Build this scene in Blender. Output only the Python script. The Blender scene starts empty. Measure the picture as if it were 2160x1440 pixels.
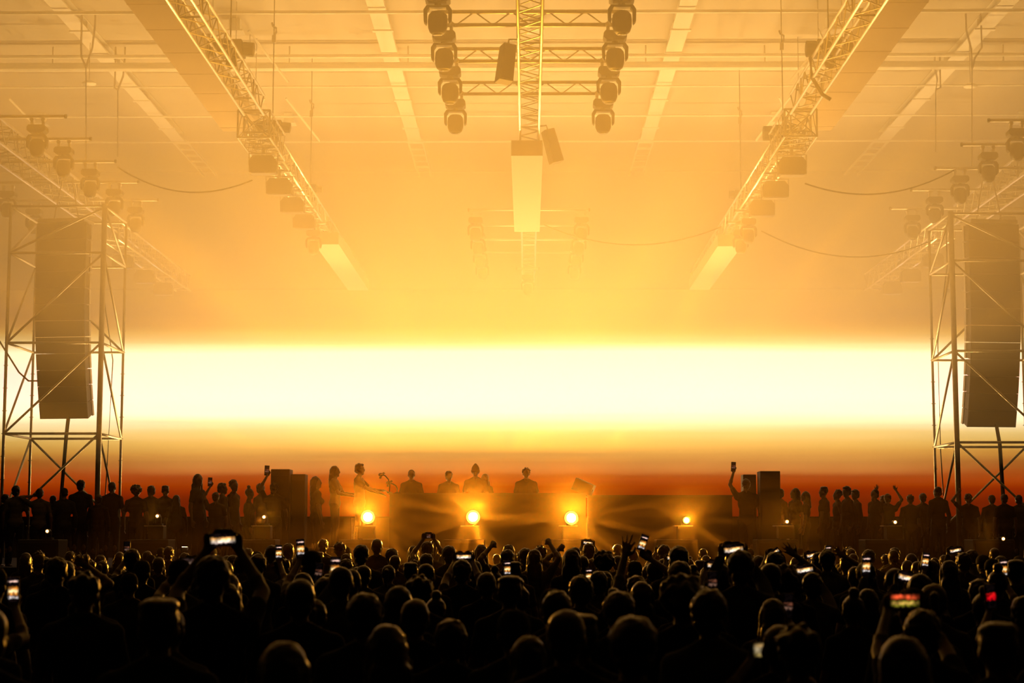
import bpy, math, random
from mathutils import Vector, Matrix, noise
R = math.radians
rnd = random.Random(7)
SC = bpy.context.scene
COL = SC.collection

# ------------------------------------------------------------------ camera
F = 3700.0
CAM = Vector((0.0, 0.0, 2.0))
TILT = math.atan(405.0 / F)
YAW = math.atan(32.0 / F)
cam_d = bpy.data.cameras.new('camera')
cam = bpy.data.objects.new('camera', cam_d)
COL.objects.link(cam)
cam.location = CAM
cam.rotation_euler = (math.pi / 2 + TILT, 0, YAW)
cam_d.sensor_width = 36.0
cam_d.lens = F / 2160.0 * 36.0
cam_d.clip_end = 300
cam_d.dof.use_dof = True
cam_d.dof.focus_distance = 36.0
cam_d.dof.aperture_fstop = 3.2
SC.camera = cam
CAMROT = cam.rotation_euler.to_matrix()

def ray(px, py):
    return CAMROT @ Vector(((px - 1080.0) / F, (720.0 - py) / F, -1.0))
def P(px, py, d):            # the point at world depth d that shows at a pixel
    r = ray(px, py); return CAM + r * (d / r.y)
def PZ(px, py, z):           # the point at world height z that shows at a pixel
    r = ray(px, py); return CAM + r * ((z - CAM.z) / r.z)
def ppm(d): return F / d     # pixels per metre at depth d

# ------------------------------------------------------------------ world, exposure, sampling
w = bpy.data.worlds.new('world'); SC.world = w; w.use_nodes = True
w.node_tree.nodes['Background'].inputs[0].default_value = (0, 0, 0, 1)
w.node_tree.nodes['Background'].inputs[1].default_value = 0.0
vs = SC.view_settings
SC.display_settings.display_device = 'sRGB'
vs.view_transform = 'Standard'; vs.look = 'None'; vs.gamma = 1.0; vs.use_curve_mapping = False
vs.exposure = -0.05
cy = SC.cycles
cy.max_bounces = 3; cy.diffuse_bounces = 1; cy.glossy_bounces = 2; cy.volume_bounces = 1
cy.transmission_bounces = 1; cy.transparent_max_bounces = 8
cy.use_denoising = True
cy.use_adaptive_sampling = True; cy.adaptive_threshold = 0.05
cy.use_light_tree = True
cy.sample_clamp_indirect = 3.0
cy.caustics_reflective = False; cy.caustics_refractive = False

def lin(r, g, b):
    f = lambda c: (c / 255 / 12.92) if c / 255 <= 0.04045 else ((c / 255 + 0.055) / 1.055) ** 2.4
    return (f(r), f(g), f(b))

# ------------------------------------------------------------------ key numbers of the light
HAZE_LAYERS = ((3.5, 5.4, .008, 'thin glowing orange haze just above the crowd and stage'), (5.4, 7.6, .027, 'glowing orange haze at the height of the speaker columns'),
               (7.6, 14.0, .033, 'dense glowing orange haze around the trusses under the roof'))
CROWD_D = 0.0006
LOW_D = 0.0088           # thin haze round the stage
HAZE_G = 0.4
CORE = 2.9             # radiance of the screen's white band
SCREEN_GAIN = 12.0
UP_POWER = 3500.0       # power of each added light behind the booth that brightens the haze
LAMP_GAIN = 80.0
PI_ = math.pi
UP_SHARE = 2.5
UP_COL = (1.0, .55, .15)

# ------------------------------------------------------------------ object helpers
def tag(o, label=None, cat=None, group=None, kind=None):
    if label: o['label'] = label
    if cat: o['category'] = cat
    if group: o['group'] = group
    if kind: o['kind'] = kind
    return o
def empty(name, loc=(0, 0, 0), rz=0.0):
    o = bpy.data.objects.new(name, None); COL.objects.link(o)
    o.empty_display_size = 0.1
    o.location = loc; o.rotation_euler = (0, 0, rz); return o
def copy_tree(o, parent=None):
    c = o.copy(); COL.objects.link(c); c.parent = parent
    for ch in list(o.children): copy_tree(ch, c)
    return c
def frame_of(d):
    d = d.normalized()
    u = d.cross(Vector((0, 0, 1)))
    if u.length < 1e-4: u = Vector((1, 0, 0))
    u.normalize(); return u, d.cross(u).normalized()

class MB:
    def __init__(s): s.v = []; s.f = []
    def add(s, vs_, fs):
        b = len(s.v); s.v += [tuple(x) for x in vs_]; s.f += [tuple(i + b for i in f) for f in fs]; return s
    def box(s, c, size, rot=None, taper=1.0):
        x, y, z = [k / 2 for k in size]
        pts = [Vector((sx * x * (taper if sz > 0 else 1), sy * y * (taper if sz > 0 else 1), sz * z))
               for sz in (-1, 1) for sx, sy in ((-1, -1), (1, -1), (1, 1), (-1, 1))]
        if rot is not None: pts = [rot @ p for p in pts]
        c = Vector(c)
        return s.add([p + c for p in pts], [(3, 2, 1, 0), (4, 5, 6, 7), (0, 1, 5, 4), (1, 2, 6, 5), (2, 3, 7, 6), (3, 0, 4, 7)])
    def tube(s, a, b, r, r2=None, n=8):
        a = Vector(a); b = Vector(b); r2 = r if r2 is None else r2
        u, v = frame_of(b - a)
        pts = [a + (u * math.cos(t) + v * math.sin(t)) * r for t in [2 * math.pi * i / n for i in range(n)]]
        pts += [b + (u * math.cos(t) + v * math.sin(t)) * r2 for t in [2 * math.pi * i / n for i in range(n)]]
        fs = [(i, (i + 1) % n, n + (i + 1) % n, n + i) for i in range(n)] + [tuple(range(n - 1, -1, -1)), tuple(range(n, 2 * n))]
        return s.add(pts, fs)
    def path(s, pts, r, n=6):
        pts = [Vector(p) for p in pts]; m = len(pts); vv = []
        for i, p in enumerate(pts):
            d = pts[min(i + 1, m - 1)] - pts[max(i - 1, 0)]
            u, v = frame_of(d)
            vv += [p + (u * math.cos(t) + v * math.sin(t)) * r for t in [2 * math.pi * k / n for k in range(n)]]
        fs = [(i * n + k, i * n + (k + 1) % n, (i + 1) * n + (k + 1) % n, (i + 1) * n + k) for i in range(m - 1) for k in range(n)]
        fs += [tuple(range(n - 1, -1, -1)), tuple(range((m - 1) * n, m * n))]
        return s.add(vv, fs)
    def ball(s, c, rad, n=12, m=8, rot=None):
        c = Vector(c); rad = (rad,) * 3 if isinstance(rad, (int, float)) else rad
        pts = [Vector((0, 0, -rad[2]))]
        for j in range(1, m):
            ph = -math.pi / 2 + math.pi * j / m
            for i in range(n):
                t = 2 * math.pi * i / n
                pts.append(Vector((rad[0] * math.cos(ph) * math.cos(t), rad[1] * math.cos(ph) * math.sin(t), rad[2] * math.sin(ph))))
        pts.append(Vector((0, 0, rad[2])))
        if rot is not None: pts = [rot @ p for p in pts]
        fs = [(0, 1 + (i + 1) % n, 1 + i) for i in range(n)]
        for j in range(m - 2):
            for i in range(n):
                a = 1 + j * n + i; b = 1 + j * n + (i + 1) % n
                fs.append((a, b, b + n, a + n))
        l = 1 + (m - 2) * n; t = len(pts) - 1
        fs += [(l + i, l + (i + 1) % n, t) for i in range(n)]
        return s.add([p + c for p in pts], fs)
    def caps(s, a, b, ra, rb, n=10):       # tapered capsule
        a = Vector(a); b = Vector(b)
        s.tube(a, b, ra, rb, n); s.ball(a, ra, n, 6); s.ball(b, rb, n, 6); return s
    def lathe(s, prof, c=(0, 0, 0), n=16, sx=1.0, sy=1.0):
        c = Vector(c); m = len(prof); vv = []
        for r, z in prof:
            vv += [c + Vector((r * math.cos(2 * math.pi * k / n) * sx, r * math.sin(2 * math.pi * k / n) * sy, z)) for k in range(n)]
        fs = [(i * n + k, i * n + (k + 1) % n, (i + 1) * n + (k + 1) % n, (i + 1) * n + k) for i in range(m - 1) for k in range(n)]
        fs += [tuple(range(n - 1, -1, -1)), tuple(range((m - 1) * n, m * n))]
        return s.add(vv, fs)
    def prism(s, prof, y0, y1):             # profile in x,z extruded along y
        n = len(prof)
        vv = [Vector((x, y0, z)) for x, z in prof] + [Vector((x, y1, z)) for x, z in prof]
        fs = [(i, (i + 1) % n, n + (i + 1) % n, n + i) for i in range(n)] + [tuple(range(n - 1, -1, -1)), tuple(range(n, 2 * n))]
        return s.add(vv, fs)
    def mesh(s, name, mat, smooth=False):
        me = bpy.data.meshes.new(name); me.from_pydata(s.v, [], s.f); me.update()
        if mat: me.materials.append(mat)
        if smooth: me.polygons.foreach_set('use_smooth', [True] * len(me.polygons))
        return me
    def build(s, name, mat, parent=None, smooth=False, loc=None, bevel=0):
        o = bpy.data.objects.new(name, s.mesh(name, mat, smooth)); COL.objects.link(o)
        if parent: o.parent = parent
        if loc is not None: o.location = loc
        if bevel:
            m = o.modifiers.new('bevel', 'BEVEL'); m.width = bevel; m.segments = 2; m.limit_method = 'ANGLE'
        return o

# ------------------------------------------------------------------ materials
def mat(name, col, rough=0.6, metal=0.0, spec=0.5, noise_s=0.0, noise_a=0.0, sheen=0.0, bump=0.0):
    m = bpy.data.materials.new(name); m.use_nodes = True
    nt = m.node_tree; b = nt.nodes['Principled BSDF']
    b.inputs['Base Color'].default_value = (*col, 1); b.inputs['Roughness'].default_value = rough
    b.inputs['Metallic'].default_value = metal; b.inputs['Specular IOR Level'].default_value = spec
    if sheen:
        b.inputs['Sheen Weight'].default_value = sheen; b.inputs['Sheen Roughness'].default_value = 0.35
    if noise_s:
        tc = nt.nodes.new('ShaderNodeTexCoord'); n = nt.nodes.new('ShaderNodeTexNoise')
        n.inputs['Scale'].default_value = noise_s; nt.links.new(tc.outputs['Object'], n.inputs['Vector'])
        mx = nt.nodes.new('ShaderNodeMix'); mx.data_type = 'RGBA'
        mx.inputs[6].default_value = (*[c * (1 - noise_a) for c in col], 1)
        mx.inputs[7].default_value = (*[min(1, c * (1 + noise_a)) for c in col], 1)
        nt.links.new(n.outputs['Fac'], mx.inputs[0]); nt.links.new(mx.outputs[2], b.inputs['Base Color'])
        if bump:
            bp = nt.nodes.new('ShaderNodeBump'); bp.inputs['Strength'].default_value = bump
            nt.links.new(n.outputs['Fac'], bp.inputs['Height']); nt.links.new(bp.outputs[0], b.inputs['Normal'])
    return m
def emat(name, col, s):
    m = bpy.data.materials.new(name); m.use_nodes = True; nt = m.node_tree; nt.nodes.clear()
    o = nt.nodes.new('ShaderNodeOutputMaterial'); e = nt.nodes.new('ShaderNodeEmission')
    e.inputs[0].default_value = (*col, 1); e.inputs[1].default_value = s
    nt.links.new(e.outputs[0], o.inputs[0]); return m
def vmat(name, col, dens, g):
    m = bpy.data.materials.new(name); m.use_nodes = True; nt = m.node_tree; nt.nodes.clear()
    o = nt.nodes.new('ShaderNodeOutputMaterial'); e = nt.nodes.new('ShaderNodeVolumeScatter')
    e.inputs['Color'].default_value = (*col, 1); e.inputs['Density'].default_value = dens; e.inputs['Anisotropy'].default_value = g
    nt.links.new(e.outputs[0], o.inputs['Volume']); return m

M = dict(
    alu=mat('brushed_aluminium', (.62, .60, .56), .35, 1.0, noise_s=9, noise_a=.08),
    steel=mat('galvanised_steel', (.34, .32, .30), .5, .7, noise_s=14, noise_a=.2),
    black=mat('black_metal', (.012, .012, .012), .6, spec=.2, noise_s=20, noise_a=.25),
    plastic=mat('black_plastic', (.012, .012, .012), .5, spec=.25),
    grille=mat('speaker_grille', (.012, .011, .010), .8, spec=.1, noise_s=60, noise_a=.3),
    pale=mat('pale_painted_panel', (.26, .24, .20), .55, noise_s=3, noise_a=.04),
    beam=mat('white_painted_steel', (.9, .87, .8), .5, noise_s=2, noise_a=.05),
    duct=mat('brown_duct_fabric', (.30, .21, .12), .9, noise_s=5, noise_a=.15),
    ceil=mat('ceiling_sheet', (.48, .44, .38), .8, noise_s=1.2, noise_a=.1),
    wall=mat('dark_wall', (.05, .045, .04), .9, noise_s=1.5, noise_a=.2),
    floor=mat('dark_concrete', (.012, .011, .010), .95, spec=.03, noise_s=3, noise_a=.3),
    deck=mat('black_stage_deck', (.008, .008, .008), .9, spec=.05, noise_s=8, noise_a=.3),
    cloth_black=mat('black_cloth', (.007, .006, .006), .95, spec=.05, noise_s=30, noise_a=.3, sheen=.03),
    cloth_grey=mat('grey_cloth', (.016, .015, .014), .95, spec=.05, noise_s=30, noise_a=.25, sheen=.03),
    cloth_pale=mat('pale_cloth', (.035, .032, .028), .95, spec=.05, noise_s=30, noise_a=.2, sheen=.03),
    denim=mat('dark_denim', (.008, .009, .014), .95, spec=.05, noise_s=40, noise_a=.3),
    skin_a=mat('light_skin', (.06, .032, .02), .55, spec=.3, noise_s=12, noise_a=.08),
    skin_b=mat('tan_skin', (.035, .018, .011), .55, spec=.3, noise_s=12, noise_a=.08),
    hair_d=mat('dark_hair', (.005, .003, .0015), .34, spec=.13, noise_s=55, noise_a=.5, sheen=.06, bump=.5),
    hair_b=mat('brown_hair', (.009, .005, .002), .34, spec=.13, noise_s=55, noise_a=.5, sheen=.08, bump=.5),
    lamp=emat('lamp_lens', (1, .72, .32), 60.0),
    ring=emat('soft_glow_ring', (1, .55, .07), 2.6), ring_dim=emat('dim_glow_ring', (1, .4, .05), .5),
    lamp_dim=emat('dim_lamp_lens', (1, .6, .25), 12.0),
)

# ------------------------------------------------------------------ haze (real scattering volumes)
HX = 18.2
for z0, z1, dn, t in HAZE_LAYERS:
    h = MB().box((0, 29.85, (z0 + z1) / 2), (2 * HX, 53.7, z1 - z0 - .01)).build('haze', vmat('upper_haze', (1.0, .93, .80), dn, HAZE_G))
    tag(h, t, 'haze', kind='stuff')
h2 = MB().box((0.3, 33.7, 1.73), (17.0, 1.5, 3.42)).build('haze', vmat('low_haze', (1.0, .66, .28), LOW_D, .5))
tag(h2, 'thin amber haze hanging low around the stage lamps', 'haze', kind='stuff')

h3 = MB().box((0.5, 26.4, 1.73), (13.0, 13.0, 3.42)).build('haze', vmat('crowd_haze', (1.0, .55, .18), CROWD_D, .5))
tag(h3, 'faint orange haze drifting over the middle of the crowd', 'haze', kind='stuff')

# ------------------------------------------------------------------ room shell
def struct(name, mb, m): return tag(mb.build(name, m), kind='structure')
ROOM_X, BACK, CEIL = 18.5, 59.0, 14.3
struct('floor', MB().box((0, 28, -.1), (2 * ROOM_X + .6, 64, .2)), M['floor'])
struct('ceiling', MB().box((0, 28, CEIL + .1), (2 * ROOM_X + .6, 64, .2)), M['ceil'])
struct('wall_back', MB().box((0, BACK + .15, CEIL / 2), (2 * ROOM_X + .6, .3, CEIL)), M['wall'])
struct('wall_front', MB().box((0, -3.85, CEIL / 2), (2 * ROOM_X + .6, .3, CEIL)), M['wall'])
struct('wall_left', MB().box((-ROOM_X - .15, 27.6, CEIL / 2), (.3, 62.6, CEIL)), M['wall'])
struct('wall_right', MB().box((ROOM_X + .15, 27.6, CEIL / 2), (.3, 62.6, CEIL)), M['wall'])
# roof steelwork: pale girders towards the screen, thin purlins across
n_trim = 0
def trim(mb, m=None):
    global n_trim; n_trim += 1
    return struct('trim_%d' % n_trim, mb, m or M['beam'])
for x in (-10.73, -3.45, 3.68, 10.95):
    b = MB(); y0, y1, z = 22.0, 53.0, 14.0
    b.box((x, (y0 + y1) / 2, z + .01), (.40, y1 - y0, .03)); b.box((x, (y0 + y1) / 2, z + .27), (.3, y1 - y0, .02))
    b.box((x, (y0 + y1) / 2, z + .14), (.02, y1 - y0, .25))
    for k in range(9):
        b.box((x, y0 + 2 + k * 3.4, z - .02), (.5, .14, .035))
        b.box((x, y0 + 2 + k * 3.4, z + .13), (.34, .02, .22))
    trim(b)
    b = MB()                                            # ghostly end bracket where the girder meets the back wall
    for k in range(5):
        b.tube((x - .25, 53.4 + k * .9, 14.05), (x + .25, 53.4 + k * .9, 14.05), .04, n=6)
    for s in (-.22, .22): b.tube((x + s, 53.05, 14.05), (x + s, 58.4, 14.05), .035, n=6)
    trim(b)
for yy, rr, z in ((35.9, .035, 13.9), (39.2, .045, 13.9), (43.0, .05, 13.92), (45.95, .03, 13.9), (49.3, .03, 13.9), (52.6, .03, 13.9)):
    b = MB(); b.tube((-18.3, yy, z), (18.3, yy, z), rr, n=8); trim(b)
b = MB(); b.tube((-18.3, 43.25, 13.72), (18.3, 43.25, 13.72), .11, n=10)
for k in range(13): b.tube((-18 + 3 * k, 43.25, 13.72), (-18 + 3 * k, 43.25, 14.25), .02, n=6)
trim(b)
for x0, s in ((-14.2, 1), (-6.6, 1), (-7.2, -1), (6.9, 1), (14.4, -1), (7.2, -1)):
    for yy in (40.5, 47.0):
        b = MB(); b.tube((x0, yy, 13.85), (x0 + s * .75, yy + 1.5, 13.0), .03, n=6); trim(b)
for x in (-14.3, -7.0, 0.2, 7.3, 14.5):                 # pale posts of the rear roof frame
    b = MB()
    for yy in (41.0, 50.5): b.box((x, yy, 14.12), (.26, .26, .3)); b.box((x, yy, 13.96), (.42, .42, .03))
    trim(b)

# ventilation ducts
for sx, txt in ((-1, 'left'), (1, 'right')):
    x = sx * 7.12
    b = MB(); n = 12
    b.prism([(x - .48, 12.0), (x + .48, 12.0), (x + .48, 12.22), (x + .3, 12.4), (x - .3, 12.4), (x - .48, 12.22)], 20, 43.0)
    root = empty('ventilation_duct', (x, 31.5, 12.0))
    d = b.build('duct_body', M['duct']); d.parent = root; d.location = (-x, -31.5, -12.0)
    for k in range(14): MB().box((0, -11.0 + k * 1.7, .2), (.975, .03, .42)).build('seam_ring', M['duct'], root)
    for k in range(8):
        for s_ in (-.4, .4): MB().tube((s_, -10 + k * 3, .2), (s_, -10 + k * 3, 2.25), .012, n=5).build('hanger', M['steel'], root)
    tag(root, 'broad flat brown ventilation duct under the roof, outside the %s lattice truss' % txt, 'duct')

# lattice trusses
def truss(name, x, y0, y1, z, w, hh, label, cat='truss', group=None, r=.026, step=.42, mt=None, axis='y'):
    L = y1 - y0
    root = empty(name, (x, (y0 + y1) / 2, z))
    q = (lambda a, c, e: (a, c, e)) if axis == 'y' else (lambda a, c, e: (c, a, e))
    mt = mt or M['alu']
    cs = [(-w / 2, 0), (w / 2, 0), (-w / 2, hh), (w / 2, hh)] if hh else [(-w / 2, 0), (w / 2, 0)]
    for a, e in cs:
        MB().tube(q(a, -L / 2, e), q(a, L / 2, e), r, n=8).build('chord', mt, root, True)
    b = MB(); n = max(2, int(L / step))
    faces = [((-w / 2, 0), (w / 2, 0))]
    if hh: faces += [((-w / 2, hh), (w / 2, hh)), ((-w / 2, 0), (-w / 2, hh)), ((w / 2, 0), (w / 2, hh))]
    for A, B in faces:
        for k in range(n):
            ya, yb = -L / 2 + L * k / n, -L / 2 + L * (k + 1) / n
            p, s = (A, B) if k % 2 == 0 else (B, A)
            b.tube(q(p[0], ya, p[1]), q(s[0], yb, s[1]), r * .45, n=5)
            if k % 6 == 0: b.tube(q(A[0], ya, A[1]), q(B[0], ya, B[1]), r * .6, n=5)
    b.build('bracing', M['steel'], root)
    tag(root, label, cat, group); return root
truss('lattice_truss', .05, 18, 56.5, 10.02, .38, .38, 'long silver lattice truss overhead in the middle, running towards the screen')
for sx, t in ((-1, 'left'), (1, 'right')):
    truss('lattice_truss', sx * 5.28, 19, 33.2, 10.05, .38, .38, 'near silver lattice truss running beside the %s brown duct' % t, r=.028)
    tr = truss('lattice_truss', sx * 5.47, 34.4, 56.0, 9.98, .40, .40, 'silver lattice truss carrying the %s row of boxy dark lights' % t, r=.028)
    b = MB()
    for xx in (-.32, .32):
        for zz in (-.1, .45): b.tube((xx, -10.8, zz), (xx, -8.6, zz), .022, n=6)
        b.tube((xx, -10.8, -.1), (xx, -10.8, .45), .02, n=6); b.tube((xx, -10.8, .45), (-xx, -10.8, -.1), .012, n=5)
        for k in range(5): b.tube((xx, -10.8 + k * .44, -.1), (xx, -10.36 + k * .44, .45), .01, n=5); b.tube((-xx, -10.8 + k * .44, -.1), (xx, -10.36 + k * .44, -.1), .01, n=5)
    for zz in (-.1, .45): b.tube((-.32, -10.8, zz), (.32, -10.8, zz), .022, n=6); b.tube((-.32, -8.6, zz), (.32, -8.6, zz), .022, n=6)
    b.build('end_frame', M['steel'], tr)
    truss('lattice_truss', sx * 11.15 + (-.02 if sx < 0 else .3), 24, 44.2 if sx < 0 else 45.2, 10.0, .62, .5, 'wide silver lattice truss entering at the %s edge above the hanging speaker column' % t, r=.03)
    truss('lattice_truss', sx * 11.1, 46.0, 56, 9.78, .46, .5, 'faint lattice truss in thick haze behind the %s scaffold tower' % t, r=.028)

# pale box fairings under the trusses
for x, y0, y1, lab in ((.0, 34.9, 43.9, 'long pale box hanging under the middle truss, tapering away in the haze'),
                       (-5.3, 45.8, 54.6, 'long pale box under the far end of the left inner truss'),
                       (5.4, 46.2, 54.6, 'long pale box under the far end of the right inner truss')):
    root = empty('truss_cover', (x, (y0 + y1) / 2, 9.6)); L = y1 - y0
    MB().box((0, 0, .01), (.64, L, .02)).build('bottom_panel', M['pale'], root)
    for s in (-1, 1): MB().box((s * .31, 0, .17), (.02, L, .3)).build('side_panel', M['pale'], root)
    MB().box((0, -L / 2 + .01, .17), (.60, .02, .3)).build('end_panel', M['duct'], root)
    for k in range(4):
        for s in (-1, 1): MB().box((s * .2, -L / 2 + .6 + k * (L - 1.2) / 3, .36), (.05, .05, .1)).build('clamp', M['black'], root)
    tag(root, lab, 'panel')

# ------------------------------------------------------------------ moving head lights
def make_head():
    root = empty('moving_head_light')
    b = MB(); b.prism([(-.15, 0), (.15, 0), (.18, -.04), (.18, -.11), (.13, -.15), (-.13, -.15), (-.18, -.11), (-.18, -.04)], -.13, .13)
    b.build('base', M['black'], root)
    for s in (-1, 1): MB().box((s * .11, 0, .06), (.05, .06, .13)).tube((s * .11, -.05, .12), (s * .11, .05, .12), .04, n=8).build('clamp', M['steel'], root)
    b = MB(); b.lathe([(.05, -.15), (.05, -.18)], n=12)
    b.prism([(-.2, -.42), (-.205, -.25), (-.16, -.18), (.16, -.18), (.205, -.25), (.2, -.42), (.165, -.46), (.155, -.42), (.155, -.27), (.12, -.215), (-.12, -.215), (-.155, -.27), (-.155, -.42), (-.165, -.46)][::-1], -.06, .06)
    b.build('yoke', M['black'], root)
    hd = MB().lathe([(.03, -.265), (.1, -.275), (.135, -.32), (.145, -.40), (.14, -.50), (.115, -.57), (.08, -.60), (.02, -.605)], n=20).build('head', M['plastic'], root, True)
    MB().lathe([(.075, -.598), (.07, -.612), (.01, -.615)], n=16).build('lens', mat('dark_glass', (.05, .05, .05), .08, spec=.8), hd, True)
    return root
ORD = ['first', 'second', 'third', 'fourth', 'fifth', 'sixth', 'seventh', 'eighth', 'ninth', 'tenth', 'eleventh', 'twelfth', 'thirteenth', 'fourteenth', 'fifteenth',
       'sixteenth', 'seventeenth', 'eighteenth', 'nineteenth', 'twentieth', 'twenty-first', 'twenty-second', 'twenty-third', 'twenty-fourth', 'twenty-fifth', 'twenty-sixth', 'twenty-seventh', 'twenty-eighth']
head0 = make_head(); used = [False]
def place_head(x, y, z, label, group, s=1.0, rz=0.0, rx=0.0):
    o = head0 if not used[0] else copy_tree(head0)
    used[0] = True
    o.location = (x, y, z); o.scale = (s, s, s); o.rotation_euler = (rx, 0, rz)
    return tag(o, label, 'stage light', group)
g1 = 'moving head lights on the ladder of bars overhead in the middle'
for k, y in enumerate((25.7, 27.75, 29.95, 32.25)):
    for sx, x in ((-1, -1.34), (1, 1.43)):
        place_head(x, y, 10.08, 'moving head light, %s end of the overhead ladder, %s pair from the top' % ('left' if sx < 0 else 'right', ORD[k]), g1, 1.04)
g2 = 'hazy moving head lights far along the middle truss'
for k, y in enumerate((44.4, 46.7, 49.0, 51.3)):
    for sx, x in ((-1, -1.32), (1, 1.4)):
        place_head(x, y, 10.05, 'faint hazy moving head light %s of the pale box, %s pair from camera' % ('left' if sx < 0 else 'right', ORD[k]), g2, 1.0)
for sx, t in ((-1, 'left'), (1, 'right')):
    for k in range(5):
        y = (34.1, 36.1, 38.35, 40.65, 42.9)[k] + (.5 if sx > 0 else 0) + (.2 * k if sx > 0 else 0)
        place_head(sx * 9.72 + (.1 if sx > 0 else 0), y, 10.05, 'moving head light in the row descending from the %s edge, %s from edge' % (t, ORD[k]), 'moving head lights in the %s row' % t, 1.02)
        if (sx < 0 and k >= 2) or (sx > 0 and k >= 3):
            place_head(sx * 12.3, y + .2, 10.05, 'moving head light at the far %s edge, %s of its column' % (t, ORD[k - (2 if sx < 0 else 3)]), 'moving head lights at the %s frame edge' % t, 1.02)
    place_head(sx * 5.47, 44.4, 9.72, 'moving head light after the last boxy light on the %s inner truss' % t, None, 1.0)
    if sx > 0: place_head(5.47, 42.8, 9.72, 'moving head light just after the boxy lights of the right inner truss', None, 1.0)
place_head(.02, 52.5, 9.76, 'barely visible moving head light under the far end of the middle truss', None, 1.0)

# ladder bars carrying the heads: small flat trusses in the middle, plain bars at the sides
def cross(x0, x1, y, z, label, group):
    root = empty('cross_truss', ((x0 + x1) / 2, y, z)); L = x1 - x0
    for zz, yy in ((.0, 0), (.22, 0)):
        MB().tube((-L / 2, yy, zz), (L / 2, yy, zz), .035, n=8).build('chord', M['steel'], root, True)
    b = MB(); n = 10
    for k in range(n):
        xa, xb = -L / 2 + L * k / n, -L / 2 + L * (k + 1) / n
        b.tube((xa, 0, 0 if k % 2 else .22), (xb, 0, .22 if k % 2 else 0), .012, n=5)
    for s in (-1, 1): b.tube((s * L / 2, 0, 0), (s * L / 2, 0, .22), .02, n=6)
    b.build('bracing', M['steel'], root)
    return tag(root, label, 'truss', group)
for k, y in enumerate((27.75, 29.95, 32.25)):
    cross(-1.45, 1.55, y + .02, 10.16 + .05, 'dark cross truss of the overhead ladder, %s from the top of the photo' % ORD[k], 'cross trusses of the overhead ladder')
cross(-1.45, 1.55, 25.72, 10.21, 'dark cross truss at the very top of the overhead ladder', 'cross trusses of the overhead ladder')
def bar(x0, x1, y, z, label, group, m=None):
    root = empty('lighting_bar', ((x0 + x1) / 2, y, z)); L = x1 - x0
    MB().tube((-L / 2, 0, 0), (L / 2, 0, 0), .035, n=8).build('tube', m or M['steel'], root, True)
    for s in (-1, 1): MB().tube((s * L / 2 - .02, 0, 0), (s * L / 2 + .02, 0, 0), .045, n=8).build('end_cap', M['black'], root)
    return tag(root, label, 'light bar', group)
for x_, y_, z_, t_ in ((-5.47, 44.4, 9.92, 'last moving head of the left inner truss'), (5.47, 44.4, 9.92, 'last moving head of the right inner truss'), (5.47, 42.8, 9.92, 'second last moving head of the right inner truss'), (.02, 52.5, 9.96, 'farthest head of the middle truss')):
    bar(x_ - .34, x_ + .34, y_, z_, 'short dark bar holding the ' + t_, None)
for k in range(4):
    bar(-1.5, 1.6, (44.4, 46.7, 49.0, 51.3)[k], 10.26, 'faint pale light bar in thick haze behind the pale box, %s from the camera' % ORD[k], 'hazy light bars far along the middle truss')
for sx, t in ((-1, 'left'), (1, 'right')):
    for k in range(5):
        y = (34.1, 36.1, 38.35, 40.65, 42.9)[k] + (.5 if sx > 0 else 0) + (.2 * k if sx > 0 else 0)
        x = sx * 9.72 + (.1 if sx > 0 else 0)
        xi, xo = x - sx * .55, sx * 12.9
        bar(min(xi, xo), max(xi, xo), y, 10.24, 'dark light bar over the %s scaffold tower, %s from the frame edge' % (t, ORD[k]), 'light bars over the %s tower' % t)

# boxy lights under the inner and outer trusses
def make_flood():
    root = empty('flood_light')
    b = MB(); b.prism([(-.28, -.36), (.28, -.36), (.28, -.1), (.2, 0), (-.2, 0), (-.28, -.1)], -.16, .16)
    hs = b.build('housing', M['black'], root, bevel=.01)
    MB().box((0, 0, -.365), (.48, .26, .012)).build('front_glass', M['plastic'], hs)
    b = MB()
    for s in (-1, 1): b.box((s * .3, 0, -.06), (.02, .05, .24)); 
    b.box((0, 0, .06), (.62, .05, .02)); b.box((0, 0, .12), (.06, .05, .13)); b.box((0, 0, .19), (.5, .05, .04))
    b.build('bracket', M['steel'], root); return root
fl0 = make_flood(); fu = [False]
def flood(x, y, z, lab, grp, s=1.0):
    o = fl0 if not fu[0] else copy_tree(fl0)
    fu[0] = True; o.location = (x, y, z); o.scale = (s, s, s); tag(o, lab, 'flood light', grp)
for k, y in enumerate((35.75, 38.1, 40.3, 42.5)):
    flood(-5.47, y, 9.78, 'boxy dark flood light under the left inner truss, %s from the camera' % ORD[k], 'boxy flood lights under the left inner truss', 1.0 - .02 * k)
for k, y in enumerate((36.0, 38.5, 40.7)):
    flood(5.52, y, 9.78, 'boxy dark flood light under the right inner truss, %s from the camera' % ORD[k], 'boxy flood lights under the right inner truss', 1.02)
for sx, t in ((-1, 'left'), (1, 'right')):
    for k, y in enumerate((47.6, 50.4, 53.0)):
        flood(sx * 11.1, y, 9.60, 'faint boxy flood light in haze beside the %s scaffold tower, %s from the camera' % (t, ORD[k]), 'hazy flood lights beside the %s tower' % t, 1.0)

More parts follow.
